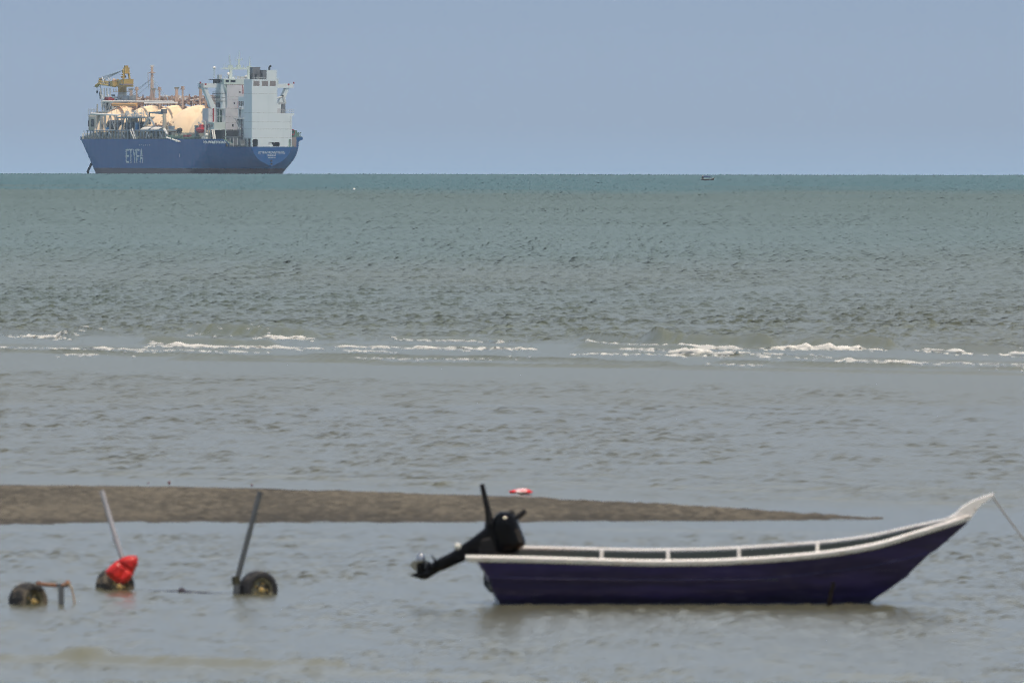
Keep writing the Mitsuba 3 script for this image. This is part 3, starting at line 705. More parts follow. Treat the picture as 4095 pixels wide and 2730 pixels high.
mat('pipe_brown', noisy((.21, .13, .10), (.32, .21, .16), .4), rough=.7)
mat('pipe_pink', noisy((.42, .30, .24), (.52, .39, .31), .4), rough=.7)
mat('pipe_white', (.72, .70, .67), rough=.4)
mat('pipe_yellow', (.55, .31, .10), rough=.5)
mat('crane_yellow', noisy((.34, .23, .055), (.44, .31, .08), .4), rough=.6)
mat('ship_red', (.30, .025, .035), rough=.6)
mat('lifeboat_red', (.50, .03, .045), rough=.5)
mat('bow_beige', noisy((.32, .31, .27), (.42, .40, .34), .3), rough=.7)
mat('chain_black', (.02, .02, .022), rough=.8)

# hull
DX = [0, 8, 20, 35, 50]
def stem(z): return 265 + 24 * np.clip(z, -1, 17) / 16.6
_tz = ([-1, 0, .6, 2.5, 6, 9, 13, 17], [4.1, 4.5, 4.75, 6.57, 9.94, 11.9, 13.0, 13.3])
_wz = ([-1, 3.9, 6, 9, 13, 17], [0, .05, 5.2, 8.4, 9.9, 10.2])
def hull_half(x, z):
    x, z = np.broadcast_arrays(np.asarray(x, float), np.asarray(z, float))
    tz, wz = np.interp(z, *_tz), np.interp(z, *_wz)
    x_start = np.interp(z, [0, 3.9], [4.0, 0.0])
    p = tz + .348 * x
    st = wz + (p - wz) * smooth01(0, 20, x - x_start)
    u = stem(z) - x
    deck = np.interp(u, [0, 11, 24, 39, 54, 64, 74], [.02, 3.6, 8.2, 13.4, 18.6, 21.6, 23]); wl = np.interp(u, [0, 15, 30, 45, 60, 68], [.02, 5.2, 10.3, 15.5, 20.6, 23])
    bw = wl + (deck - wl) * np.clip(z / 16.6, 0, 1)
    r = np.minimum(st, 23.0)
    r = 23 - np.log1p(np.exp(np.clip(1.1 * (23 - st), -30, 30))) / 1.1 if False else r
    return np.maximum(np.minimum(r, bw), .02)
def deck_z(x): return 13.0 + 3.6 * smooth01(12, 17, np.asarray(x, float))
s01 = np.concatenate([np.linspace(0, .1, 26), np.linspace(.11, .8, 24), np.linspace(.815, 1, 30)])
rowsz = [-1.2, 0, 1.4, 2.75, 3.9, 5, 6.5, 8, 9.5, 11, 12.2]
def hull_side(side):
    V = []
    for q in range(len(rowsz) + 3):
        if q < len(rowsz): z = np.full(len(s01), rowsz[q])
        x0 = float(np.interp(rowsz[q], [0, 3.9], [4.0, 0.0])) if q < len(rowsz) else 0.0
        if q >= len(rowsz):
            zt = deck_z(s01 * 289); fr = (q - len(rowsz) + 1) / 3
            z = 12.2 + (zt - 12.2) * fr
        x = x0 + (stem(z) - x0) * s01
        V.append(np.c_[x, side * hull_half(x, z), z])
    V = np.stack(V, 1)
    f = grid_faces(V.shape[0], V.shape[1])
    return V, trimesh.Trimesh(V.reshape(-1, 3), f[:, ::-1] if side > 0 else f, process=False)
Vp, port = hull_side(1); Vs, stbd = hull_side(-1)
tr = [(0, float(hull_half(0, z)), z) for z in rowsz[4:]] + [(0, float(hull_half(0, 13)), 13)]
n = len(tr)
transom_m = trimesh.Trimesh([(x, y, z) for x, y, z in tr] + [(x, -y, z) for x, y, z in tr], [f for q in range(n - 1) for f in ((q, q + 1, q + n), (q + 1, q + n + 1, q + n))], process=False)
hp('hull', [port, stbd], 'ship_blue', 25)
hp('transom', transom_m, 'ship_blue', label='blue transom panel with white lettering')
top_p, top_s = Vp[:, -1], Vs[:, -1]; n = len(top_p)
hp('deck', trimesh.Trimesh(np.vstack([top_p, top_s]) - [0, 0, .05], [f for q in range(n - 1) for f in ((q, q + 1, q + n), (q + 1, q + n + 1, q + n))], process=False), 'deck_green')

def wrap(text, height, width, x_left, z0, on, bold=True):
    m = meshkit.text_mesh(text, height, depth=.12, bold=bold)
    m = m.subdivide_to_size(max(height * .5, .4), max_iter=8)
    v = np.array(m.vertices); v[:, 0] = (v[:, 0] - v[:, 0].min()) / np.ptp(v[:, 0]) * width
    if on == 'side':
        X = x_left - v[:, 0]; Z = z0 + v[:, 1]
        V = np.c_[X, hull_half(X, Z) + .03 + v[:, 2], Z]
    else:
        V = np.c_[-.03 - v[:, 2], width / 2 - v[:, 0] + x_left, z0 + v[:, 1]]
    return trimesh.Trimesh(V, m.faces, process=False)
e0 = (150.3, 23.0, 5.3); e1 = (124.3, 23.0, 11.8)
letters = 'ETYFA'; step = (e0[0] - e1[0]) / 4.84
for q, ch in enumerate(letters):
    hp('side_letter', wrap(ch, e1[2] - e0[2], step * .84, e0[0] - step * q, e0[2], 'side', False), 'ship_letter', label=f'white letter {ch} on the blue side')
e0 = (32.2, 22.5, 14.3); e1 = (15.6, 20.0, 15.3)
hp('quarter_name', wrap('ETYFA PROMETHEAS', 1.1, e0[0] - e1[0], e0[0], 14.55, 'side'), 'ship_letter', label='small white name on the port quarter')
hp('stern_name', wrap('ETYFA PROMETHEAS', 1.05, 12.7, 0.0, 9.75, 'stern', False), 'ship_letter', label='white name across the transom')
hp('stern_port', wrap('LIMASSOL', .75, 4.6, -.05, 8.55, 'stern', False), 'ship_letter', label='white home port on the transom')
hp('stern_number', wrap('IMO 9236614', .5, 3.9, -.05, 7.6, 'stern', False), 'ship_letter', label='white registration number on the transom')
for z in (6.4, 4.9):
    hp('stern_fairlead', tube((-.25, .1, z), (.1, .1, z), .5, None, 14), 'ship_dark')
for q in range(6):
    X0 = (130.2, 23.0, 13.8)[0] - q * 3.1
    hp('hull_mark', box(X0 - 1.0, X0, 23.0, 23.06, 13.55, 13.8), 'ship_letter')
t0 = (68.4, 23.0, 8.1)
hp('draught_mark', box(t0[0] - .25, t0[0] + .25, 23.0, 23.06, t0[2], t0[2] + 1.5), 'ship_letter')
chain = [(267.5, 2.0, 6.2), (267.5, 3.0, 4.2), (267.4, 4.0, 2.3), (266.0, 5.0, 1.1), (266.1, 5.0, -0.4)]
hp('anchor_chain', cat([pipe(chain, .42, 6)] + [ball(np.array(a) * (1 - t_) + np.array(b) * t_, .62, 1) for a, b in zip(chain[:-1], chain[1:]) for t_ in (.15, .5, .85)]), 'chain_black')

# aft: mooring deck house (white down to the blue) and engine casing
def rrect(y0, y1, z0, z1, r):
    return sg.box(y0 + r, z0 + r, y1 - r, z1 - r).buffer(r, quad_segs=5)
Zb = 13.02
low = sg.box(-10.2, Zb, 9.6, 27.6)
tow = sg.box(-2.9, 27.6, 9.6, 44.3)
face = low.union(tow)
holes = []
for (xa, ya, xb, yb, r) in ((571.5, 320.9, 592.8, 338.6, .8), (616.8, 328.0, 642.8, 337.8, .75), (662.7, 321, 671.8, 338.6, .5)):
    a = (0.0, 10.8, 16.8); 
    y_of = lambda x: (623 - x) / 4.626; z_of = lambda y: (402.2 - y) / 4.9
    holes.append(rrect(max(y_of(xb), -10.0), min(y_of(xa), 9.3), z_of(yb), z_of(ya), r))
for h_ in holes: face = face.difference(h_)
m = trimesh.creation.extrude_polygon(face, .5, engine='earcut')
stern_face = trimesh.Trimesh(np.array(m.vertices)[:, [2, 0, 1]] + [.3, 0, 0], m.faces, process=False)
side = prism([(.8, 16.8), (12.2, 16.8), (12.2, 44.3), (.8, 44.3)], 9.1, 9.6, 'y')
body = [stern_face, side, box(.8, 12.2, -2.9, 9.1, 28.0, 44.28), box(.8, 14, -10.2, 9.1, 17.4, 27.58)]
body += [box(.8, 2.2, 9.1, 9.6, Zb, 16.8), box(7, 8.6, 9.1, 9.6, Zb, 16.8), box(.8, 1.6, -10.2, -9.8, Zb, 17.4)]
hp('engine_casing', body, 'house_white', label='tall pale engine casing at the stern')
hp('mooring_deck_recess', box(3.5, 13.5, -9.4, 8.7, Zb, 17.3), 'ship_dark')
hp('mooring_winch', cat([box(1.4, 2.6, -1.2, 1.0, Zb, 14.0), tube((1.6, -.5, 14.4), (1.6, .8, 14.4), .7, None, 12)]), 'house_white')
for z in ((0.0, 4.7, 38.0)[2], (0.0, 4.7, 29.1)[2], (0.0, 4.7, 24.6)[2], (0.0, 4.7, 21.3)[2], (0.0, 4.7, 17.3)[2]):
    y0 = -2.9 if z > 28 else -10.2
    hp('casing_seam', [box(.18, .3, y0, 9.6, z - .14, z + .05), box(.3, 12.2, 9.6, 9.7, z - .14, z + .05)], 'frame_pale')
for a, b in ((1240, 1358), (1405, 1525), (1560, 1675)):
    xa, xb = 436.5 + a * .11722, 436.5 + b * .11722
    ya, yb = (623 - xb) / 4.626, (623 - xa) / 4.626
    k = hp('casing_louvre', [box(.12, .3, ya, yb, 41.4, 43.8)], 'louvre_brown')
    sl = [box(.06, .12, ya + .2, yb - .2, z, z + .14) for z in np.arange(41.6, 43.6, .45)]
    hp(k.split('__')[1] + '__slats', sl, 'louvre_grey', kind='stuff')
hp('casing_roof', box(.2, 12.3, -2.95, 9.7, 44.3, 44.55), 'house_white')
hp('stern_pipe', pipe([(.15, -.6, 16.9), (.1, -1.0, 17.3), (.1, -1.3, 16.9), (.1, -1.3, 14.6)], .12, 6), 'house_white')
# funnel, exhaust and vents on the casing
hp('funnel', [box(.6, 8, -2.7, 2.2, 44.55, 48.9)], 'house_white')
hp('funnel_grille', [box(1, 7.6, 2.2, 3.9, 44.55, 48.9)], 'louvre_grey')
hp('exhaust_stack', [box(4, 8.4, 4.3, 8.0, 44.5, 50.2)] + [box(3.9, 8.5, 4.2, 8.1, z, z + .12) for z in np.arange(45.2, 50.2, .55)], 'louvre_grey', label='dark ribbed exhaust stack')
def elbow(y, x, z0, z1, r):
    return pipe([(x, y, z0), (x, y, z1 - r * 2), (x, y - r * .4, z1 - r * .9), (x - .2, y - r * 1.8, z1)], r, 12)
for y, x, z0, z1, r in ((.15, 3, 48.9, 51.0, .5), (4.1, 2, 44.5, 47.6, .55), (8.9, 4, 44.5, 47.4, .5), (7.2, 2, 44.5, 47.3, .5)):
    hp('exhaust_elbow', elbow(y, x, z0, z1, r), 'ship_dark', True)
hp('roof_rail', [tube((.4, 9.5, 45.4), (.4, -2.6, 45.4), .06)] + [tube((.4, y, 44.5), (.4, y, 45.4), .05) for y in np.arange(-2.4, 9.6, 1.5)], 'house_white')

# forward extension of the casing and aft deck clutter
hp('casing_annex', [box(12.2, 21, 2, 9.5, Zb, 36.5)], 'house_white')
for x0 in (12.9, 15.4, 17.9):
    hp('annex_window', box(x0, x0 + 1.9, 9.5, 9.58, 32.1, 34.3), 'ship_glass')
hp('annex_platform', [box(12.4, 20.5, 9.6, 12.2, 25.9, 26.1), box(12.6, 20, 9.6, 11.8, 30.6, 30.8)] + [tube((x, 12.1, 26.1), (x, 12.1, 27.2), .07) for x in np.arange(12.6, 20.5, 1.3)] + [tube((12.6, 12.1, 27.2), (20.3, 12.1, 27.2), .07)], 'frame_pale')
hp('annex_ladder', [tube((20.5, 10.2, 26), (13.0, 11, 21.2), .22), tube((20.5, 11, 26), (13.0, 11.8, 21.2), .22), tube((13, 10.5, 32), (14.5, 10.5, 26), .18)], 'frame_pale')
hp('annex_piping', [tube((x, 10, 17), (x, 10.2, 26), .3) for x in (13.4, 15, 19.2)] + [tube((17.3, 9.9, 27), (17.3, 9.9, 31.5), .35)], 'louvre_grey')
hp('aft_store', [box(14, 24, 8, 14.5, Zb, 17.6)], 'louvre_grey')
hp('aft_store_roof', [box(13, 25, 7, 15.6, 17.6, 17.9), box(12.5, 19, 9.6, 16, 20.6, 20.8)], 'deck_grey')
hp('aft_deck_machinery', [box(11, 13.5, 12, 15, Zb, 15.4), box(8, 10.5, 10.5, 13, Zb, 16.2), tube((5, 12, 13.6), (5, 13.6, 13.6), .7, None, 10), tube((11, 15.5, 13.8), (11, 17, 13.8), .8, None, 10), box(15, 19, 15, 17, Zb, 16.6)], 'deck_grey')
hp('aft_post', [tube((x, 14.8 + .16 * x, Zb), (x, 14.8 + .16 * x, 17.2), .16) for x in (4.0, 8.0, 11.5)], 'frame_pale')
hp('aft_bulwark', [prism([(12.0, 13.0), (17.3, 16.6), (17.3, 13.0)], 17.2, 17.5, 'y'), box(2, 11.5, 15.4, 15.6, Zb, 13.6)], 'ship_dark')
# accommodation: lower tiers, forward block, house and wheelhouse
hp('accommodation_base', [box(28, 46, -15, 15, 16.62, 21)], 'ship_dark')
for X_, Y_ in ((30.4, 18.2), (34, 19), (38.5, 19.2), (43, 19.2), (28, 13.4)):
    hp('accommodation_post', tube((X_, Y_, 16.6), (X_, Y_, 21), .22, None, 8), 'house_green')
hp('accommodation_tier', [box(30, 46, -18.5, 18.5, 21, 24.3)], 'house_green')
hp('accommodation_tier_deck', [box(29, 47, -19.4, 19.4, 20.8, 21.0), box(29.4, 47, -19.2, 19.2, 24.3, 24.5)], 'house_green')
a = (29.4, 10.0, 30.8); b = (29.4, 6.8, 23.1)
hp('accommodation_aft_block', [box(29.4, 35, 3, 13.0, 21.02, 31.0)], 'house_lilac')
for y_ in (11.9, 8.6):
    hp('block_window', box(29.32, 29.4, y_ - .5 - 2.4, y_ + .3 - 2.4, 22.4, 23.6), 'ship_glass')
for x_ in (32.0, 33.4, 35.5, 37, 40, 41.4, 43.4):
    hp('tier_window', box(x_, x_ + .7, 18.5, 18.57, 22.3, 23.4), 'ship_glass')
hp('stair_ladder', [tube((28.6, 19, 21), (25, 19.4, 16.4), .22), tube((28.6, 20, 21), (25, 20.4, 16.4), .22)] + [tube((28.6 - q * .4, 19, 21 - q * .5), (28.6 - q * .4, 20, 21 - q * .5), .12) for q in range(9)], 'pipe_white')
hp('accommodation_front_block', [box(37, 46, -19, 19, 24.5, 31)], 'house_lilac', label='lilac grey accommodation block')
hp('red_standpipe', [tube((36.9, 16.6, 21.2), (36.9, 16.6, 31), .35, None, 8)], 'ship_red')
hp('open_deck', [box(32, 37, 6, 14.6, 27.2, 27.5), box(32, 37, 6, 14.8, 30.7, 31.0)], 'house_green')
hp('open_deck_back', [box(36.6, 37, 6, 14.5, 24.5, 30.7)], 'deck_green')
hp('open_deck_stair', [tube((34, 14, 31), (34, 11.2, 27.5), .25), tube((33.4, 14, 31), (33.4, 11.2, 27.5), .25), tube((33, 14.7, 24.5), (33, 14.7, 31), .16), tube((33, 13.4, 24.5), (33, 13.4, 27.5), .16), box(33, 36.5, 9, 12.5, 24.5, 26.2)], 'frame_pale')
hp('seam_band', [box(29.3, 29.4, 3, 13.1, z, z + .12) for z in (24.35, 27.2, 31)] + [box(36.92, 37.0, 14.7, 19, z, z + .12) for z in (27.6,)], 'louvre_brown')
# upper house
hp('house_aft_wall', [prism(sg.Polygon([(2, 31), (12.0, 31), (12.0, 42.2), (2, 42.2)]).exterior.coords[:-1], 30.2, 34, 'x')], 'house_lilac')
hp('house_side', [box(34, 46, -12.5, 12.5, 31, 42.2), tube((33.5, 12.6, 31), (33.5, 12.6, 42.2), 1.6, None, 20)], 'house_white')
for z, yo in ((34.2, 15.2), (35.9, 14.0), (37.8, 14.2)):
    hp('balcony', [box(31.5, 46, 12.4, yo, z, z + .35)], 'deck_grey')
    hp('balcony_rail', [tube((31.6, yo - .1, z + 1.3), (46, yo - .1, z + 1.3), .07), tube((31.6, yo - .1, z + .8), (46, yo - .1, z + .8), .05)] + [tube((x, yo - .1, z + .3), (x, yo - .1, z + 1.3), .06) for x in np.arange(31.8, 46, 2)], 'house_green')
hp('balcony_painted_shade', [box(35, 45, 12.5, 12.62, 34.7, 36.9), box(35, 45, 12.5, 12.62, 31.6, 33.7)], 'deck_grey')  # dark panels stand in for shade under the balconies
hp('side_ladder', [tube((31.0, 13.3, 42), (31.0, 11.2, 36.4), .28), tube((30.6, 13.0, 42), (30.6, 10.9, 36.4), .28), box(30, 32, 7.6, 11.4, 36.1, 36.4)], 'house_green')
for y_, z_, r in ((5.7, 38.6, .45), (3.1, 38.6, .45), (8.4, 33.4, .42)):
    hp('porthole', tube((30.1, y_, z_), (30.22, y_, z_), r, None, 14), 'ship_glass')
hp('red_drain', [tube((30.05, 4.6, 42), (30.05, 4.2, 40.4), .2), tube((30.05, 4.2, 40.4), (30.05, 4.2, 37.8), .26), tube((30.05, 6.6, 31.2), (30.05, 6.6, 34.4), .2)], 'ship_red')
for y0_, z0_, z1_ in ((2, 41.9, 42.15), (6, 36.3, 36.5), (2, 34.9, 35.0)):
    hp('aft_seam', box(30.1, 30.2, y0_, 12, z0_, z1_), 'louvre_brown')
hp('wheelhouse', [box(30.6, 42, -13.5, 13.5, 42.25, 44.7)], 'house_green', label='pale green wheelhouse')
hp('wheelhouse_roof', [box(30.2, 43, -14, 14.0, 44.7, 44.95)], 'house_white')
for ya, yb in ((11.0, 12.6), (7.7, 10.2)):
    hp('wheelhouse_window', box(30.5, 30.6, ya, yb, 43.2, 44.3), 'ship_glass')
hp('wheelhouse_side_glass', [box(33, 42, 13.5, 13.6, 43.1, 44.4)], 'ship_glass')
hp('wing_canopy', [box(36, 43, 13.5, 17.0, 44.4, 44.75)], 'ship_dark')
hp('wing_canopy_post', [box(36.2, 37, 16.4, 16.8, 42.6, 44.4), box(37.0, 42, 13.6, 14.6, 42.6, 44.4)], 'ship_dark')
for s_ in (1, -1):
    hp('bridge_wing', [box(36.5, 41, s_ * 12.4, s_ * 23.0, 40.7, 42.6)], 'house_white', label=('port' if s_ > 0 else 'starboard') + ' bridge wing')
    hp('wing_rail', [box(36.4, 41, s_ * 14, s_ * 22.8, 42.62, 42.8)] if s_ > 0 else [box(36.4, 41, -22.8, -20, 42.62, 42.75)], 'house_white')
    hp('wing_lamp', box(36.2, 37, s_ * 22.9, s_ * 23.4, 42.6, 43.5), 'ship_red')
    hp('wing_lifebuoy', tube((36.4, s_ * 20.6, 42.3), (36.3, s_ * 20.6, 42.3), .5, None, 12), 'ship_red')
    hp('wing_strut', prism([(s_ * 21.3, 40.6), (s_ * 19.6, 40.6), (s_ * 18.6, 38.4), (s_ * 14.6, 31), (s_ * 17.4, 31), (s_ * 20.4, 38.6)], 37.5, 41.0, 'x'), 'house_white', label='slanting strut under the wing')
hp('wing_end_box', box(36.3, 38.5, 21.6, 23.1, 40.6, 42.7), 'frame_blue')
# mast and aerials
g0 = (36.0, 8.9, 49.4)
hp('radar_gantry', [box(35.5, 37, -3.5, 11.0, 49.3, 50.2), prism([(10.9, 49.5), (13.5, 49.6), (10.9, 50.2)], 35.8, 36.6, 'x'), box(35.6, 36.8, 7.6, 8.9, 44.9, 49.3), box(35.6, 36.8, -1.2, 0, 44.9, 49.3), tube((36.2, 7.6, 45), (36.2, 6.4, 44.9), .5)], 'house_green')
hp('radar_mast', [tube((36, 8.4, 50), (36, 8.7, 53), .3, .2), tube((36, 8.7, 53), (36, 9.0, 56.2), .25, .18), box(35.6, 36.4, 7.4, 9.6, 50.2, 51.4), tube((36, 4.4, 50), (36, 4.2, 54.2), .6, .4), tube((36, 4.2, 54.2), (36, 3.9, 58.2), .22, .1), box(35.6, 36.4, 2.6, 5.9, 53.6, 53.9), box(35.6, 36.4, 3.4, 5.4, 50.2, 51.4), tube((36, 3.0, 53.9), (36, 2.7, 54.6), .2), tube((36, 5.8, 53.9), (36, 5.9, 54.4), .15), tube((36, -1, 50), (36, -1.1, 52.5), .5, .25), tube((36, -1.1, 52.5), (36, -1.2, 55.6), .18, .12), box(35.6, 36.4, -2, .2, 50.2, 50.9), tube((36, 12, 49.8), (36, 12, 51.8), .08), tube((36, 11, 50), (36, 11, 52.2), .08), tube((36, 2, 50), (36, 2, 51.2), .2)], 'house_green')
hp('satellite_dome', ball((36, 16.5, 50.0), .75, 2), 'pipe_white', True)
hp('satellite_dome_post', [tube((36, 16.5, 45), (36, 16.5, 49.4), .22)], 'house_green')
hp('satellite_dome', ball((33, 10.4, 47.2), .72, 2), 'pipe_white', True)
hp('satellite_dome_post', [tube((33, 10.4, 44.9), (33, 10.4, 46.6), .2)], 'louvre_grey')
hp('roof_gear', [box(33, 36, 13.6, 15.0, 44.9, 46.8), tube((32, 12, 45), (32, 12, 46.6), .12), tube((32, 8, 45), (32, 7.4, 46.4), .2), tube((32, 6, 45), (32, 6, 46.2), .4), box(31, 33, 3, 5, 44.9, 46.0), ball((32, 2, 45.8), .8, 1)], 'frame_pale')
hp('monkey_rail', [tube((30.4, 13.8, 45.9), (30.4, -10, 45.9), .05)] + [tube((30.4, y, 44.9), (30.4, y, 45.9), .05) for y in np.arange(-9, 14, 1.6)], 'house_green')
# starboard quarter: low block deck with its crane, platform, lifebuoy
hp('quarter_deck_slab', [box(.2, 14.5, -11.3, -2.92, 27.6, 28.7)], 'house_white')
hp('quarter_rail', [tube((.3, -11.2, 30.2), (.3, -3, 30.2), .08)] + [tube((.3, y, 28.7), (.3, y, 30.2), .07) for y in np.arange(-11, -3, 1.1)] + [tube((.3, -11.2, 29.4), (14, -11.2, 29.8), .08)], 'frame_pale')
hp('quarter_crane', [tube((4, -7.1, 28.7), (4, -7.1, 33.2), 1.15, 1.0, 14)], 'louvre_grey')
hp('quarter_crane_head', [box(3, 5, -8.3, -5.6, 33.2, 33.9), box(3.2, 4.8, -5.9, -5.0, 32.8, 34.0), pipe([(4, -7.8, 33.9), (4, -7.0, 36.4), (4, -5.8, 36.2), (4, -3.4, 35.6)], [.8, .7, .5, .3], 8)], 'frame_pale')
hp('quarter_crane_cap', [ball((4, -6.8, 36.6), .7, 1)], 'ship_dark')
hp('quarter_pipe_stack', [tube((.1, -9.6, 13.1), (.1, -9.6, 27.5), .12)] , 'frame_pale')
hp('stern_platform', [prism([(-17.2, 15.3), (-17.2, 17.6), (-20.8, 17.6), (-20.8, 16.3), (-19, 15.6)], 16, 24, 'x')], 'ship_blue')
hp('platform_machinery', [box(17, 23, -19.5, -17.0, 17.6, 19.8), box(18, 22, -18.6, -17.4, 19.8, 20.8), tube((18, -20.4, 17.6), (18, -20.4, 19.4), .1), ball((18, -20.4, 19.5), .35, 1), box(17, 23, -20.7, -17, 17.6, 17.9)], 'deck_green')
hp('quarter_post', [box(13, 15, -16.6, -14.0, 13.0, 17.6)], 'louvre_brown')
lb = trimesh.creation.torus(major_radius=1.0, minor_radius=.22, major_sections=20, minor_sections=8)
lb.apply_transform(trimesh.transformations.rotation_matrix(math.pi / 2, (0, 1, 0))); lb.apply_scale((1, .75, 1.25)); lb.apply_translation((3, -11.6, 19.8))
hp('quarter_lifebuoy', lb, 'ship_red', True)

# cargo tanks
for q in range(5):
    xc = 68 + 36.7 * q
    d_ = trimesh.creation.icosphere(subdivisions=5, radius=18.4); d_.apply_translation((xc, 0, 14.4))
    d_ = trimesh.intersections.slice_mesh_plane(d_, (0, 0, 1), (0, 0, 16.4))
    hp('tank_dome', d_, 'tank_cream', True)
    hp('tank_skirt', tube((xc, 0, 16.55), (xc, 0, 19.6), 18.6, None, 48), 'bow_beige')
    if q == 4:   # pipes and stairs over the crowns
        for k_, a_ in enumerate((-.30, -.12, .16)):
            P = [(xc + 19.0 * math.sin(a_ + .12 * t_), 19.0 * math.sin(.25 + .16 * t_) * .9, 14.4 + 19.2 * math.cos(math.hypot(a_ + .12 * t_, .25 + .16 * t_))) for t_ in range(6)]
            hp('dome_pipe', pipe(P, .2, 6), 'frame_pale' if k_ else 'pipe_brown')
# flying passage with the cargo piping along the top
rr = np.random.default_rng(5)
def clutter(x0, x1, y0, y1, z0, z1, n, seed, smax=3.0):
    r_ = np.random.default_rng(seed); out = []
    for _ in range(n):
        x, y, z = r_.uniform(x0, x1), r_.uniform(y0, y1), z0 + (z1 - z0) * r_.random() ** 1.6
        k_ = r_.random()
        if k_ < .45: out.append(box(x, x + r_.uniform(.5, smax), y, y + r_.uniform(.4, 1.6), z - r_.uniform(.3, .8), z + .3))
        elif k_ < .75: out.append(tube((x, y, z - r_.uniform(1, 2.2)), (x, y, z + .5), r_.uniform(.14, .4), None, 6))
        else: out.append(tube((x, y, z), (x + r_.uniform(2, 9), y + r_.uniform(-.6, .6), z + r_.uniform(-.3, .3)), r_.uniform(.15, .4), None, 6))
    return out
hp('passage_floor', [box(48, 236, -2.6, 0, 33.4, 33.6)], 'pipe_brown')
hp('passage_piping', clutter(50, 232, -4, -.5, 33.4, 36.8, 300, 1), 'pipe_brown', kind='stuff')
hp('passage_fittings', clutter(50, 232, -3.4, .2, 33.6, 37.2, 260, 2), 'pipe_pink', kind='stuff')
hp('passage_valves', clutter(50, 232, -2.6, .8, 34, 37.4, 90, 3, 1.5), 'pipe_white', kind='stuff')
a, b = (237.5, 6.5, 34.8), (128.6, 6.5, 34.4)
hp('white_main', tube((a[0], 6.5, a[2]), (b[0], 6.5, b[2]), .42, None, 8), 'pipe_white', 40)
a, b = (172.0, 6.8, 33.8), (121.7, 6.8, 33.8)
hp('white_main', tube((a[0], 6.8, a[2]), (b[0], 6.8, b[2]), .38, None, 8), 'pipe_white', 40)
a, b = (220.9, 7.0, 33.2), (183.2, 7.0, 33.1)
hp('yellow_main', tube((a[0], 7, a[2]), (b[0], 7, b[2]), .75, None, 10), 'pipe_yellow', 40)
hp('valley_piping', clutter(192, 205, -2, 2, 31, 33.5, 24, 6), 'pipe_brown', kind='stuff')
for tp, bs in (((213.9, 0.0, 40.9), 36), ((178.9, 0.0, 40.9), 36), ((143.3, 0.0, 41.3), 36), ((106.7, 0.0, 41.2), 36)):
    hp('vent_mast', [tube((tp[0], 0, 33), (tp[0], 0, tp[2] - .6), .85, .75, 10)], 'pipe_pink', 40)
    hp('vent_cap', [tube((tp[0], 0, tp[2] - .9), (tp[0], 0, tp[2]), .9, 1.35, 12)], 'bow_beige', 40)
for tp in ((195.9, 3.0, 40.6), (160.6, 3.0, 40.4), (125.0, 3.0, 40.7), (89.8, 3.0, 40.2)):
    hp('light_mast', [tube((tp[0], 3, 31), (tp[0], 3, tp[2]), .5, .42, 8), box(tp[0] - 1.2, tp[0] + 1.2, 2.2, 3.8, tp[2] - .6, tp[2] - .2)] + [box(tp[0] + u_ - .3, tp[0] + u_ + .3, 2.6, 3.4, tp[2] - .2, tp[2] + 1.0) for u_ in (-1.0, 1.0)], 'pipe_pink')
for tp in ((195.3, 0.0, 37.9), (160.1, 0.0, 37.7), (123.8, 0.0, 38.0), (88.0, 0.0, 37.8)):
    hp('riser_pipe', [tube((tp[0], 0, 33), (tp[0], 0, tp[2]), 1.1, .25, 6)], 'pipe_brown')
tp = (184.5, -1.0, 51.6)
hp('signal_mast', [tube((tp[0], -1, 33), (tp[0], -1, 43), .95, .85, 10), tube((tp[0], -1, 43), (tp[0], -1, tp[2]), .75, .62, 10), tube((tp[0], -1, tp[2] - 3.4), (tp[0], -1, tp[2] - 3.0), 1.7, 1.7, 12), tube((tp[0] + 4.5, -.4, tp[2] - 3.2), (tp[0] + 4.2, -.6, tp[2] - 11), .12)], 'pipe_pink', 40)
hp('signal_mast_cap', [tube((tp[0], -1, tp[2] - .3), (tp[0], -1, tp[2] + .4), 1.05, None, 12)], 'pipe_white', 40)
stays = []
for k_, (dx, zz) in enumerate(((38, 6), (30, 6), (22, 8), (-34, 5), (-26, 5), (-18, 8), (-40, 6))):
    stays.append(tube((tp[0], -1, tp[2] - zz), (tp[0] + dx, 3, 34.5), .09, None, 5))
hp('mast_stays', stays, 'frame_blue', kind='stuff')

# crane above the forward tanks
def cr(key, ms, b='crane_yellow', smooth=False, **kw): return hp('crane__' + key, ms, b, smooth, **kw)
K = lambda P: np.array(P)
YC = -3.0
pt, pm, pb = (236.8, -3.0, 41.8), (236.9, -3.0, 39.5), (236.9, -3.0, 35.8)
cr('pedestal', tube((pb[0], YC, 30), (pt[0], YC, pm[2]), 2.6, 2.05, 16), 'frame_pale', 40)
cr('upper_pedestal', tube((pm[0], YC, pm[2]), (pt[0], YC, pt[2]), 2.05, 2.1, 16), 'crane_yellow', 40)
cr('pedestal_platform', [tube((pm[0], YC, pm[2] - .2), (pm[0], YC, pm[2]), 4.6, None, 20)] + [tube((pm[0] + 4.4 * math.cos(a_), YC + 4.4 * math.sin(a_), pm[2]), (pm[0] + 4.4 * math.cos(a_), YC + 4.4 * math.sin(a_), pm[2] + 1.3), .08) for a_ in np.arange(12) * .5236], 'crane_yellow')
h0, h1 = (241.1, -3.0, 42.1), (226.9, -3.0, 45.2)
W_ = 3.0
cr('machinery_house', [box(h1[0] + 2, h0[0], YC - W_, YC + W_, h0[2], h1[2]), box(h1[0], h1[0] + 4, YC - W_ * .8, YC + W_ * .8, h0[2] - .4, h1[2] + .3)])
cr('house_window', box((235.5, -3.0, 44.5)[0], (239.1, -3.0, 44.5)[0], YC + W_, YC + W_ + .1, (228.2, 0.0, 43.6)[2], (228.2, 0.0, 44.4)[2]), 'ship_glass')
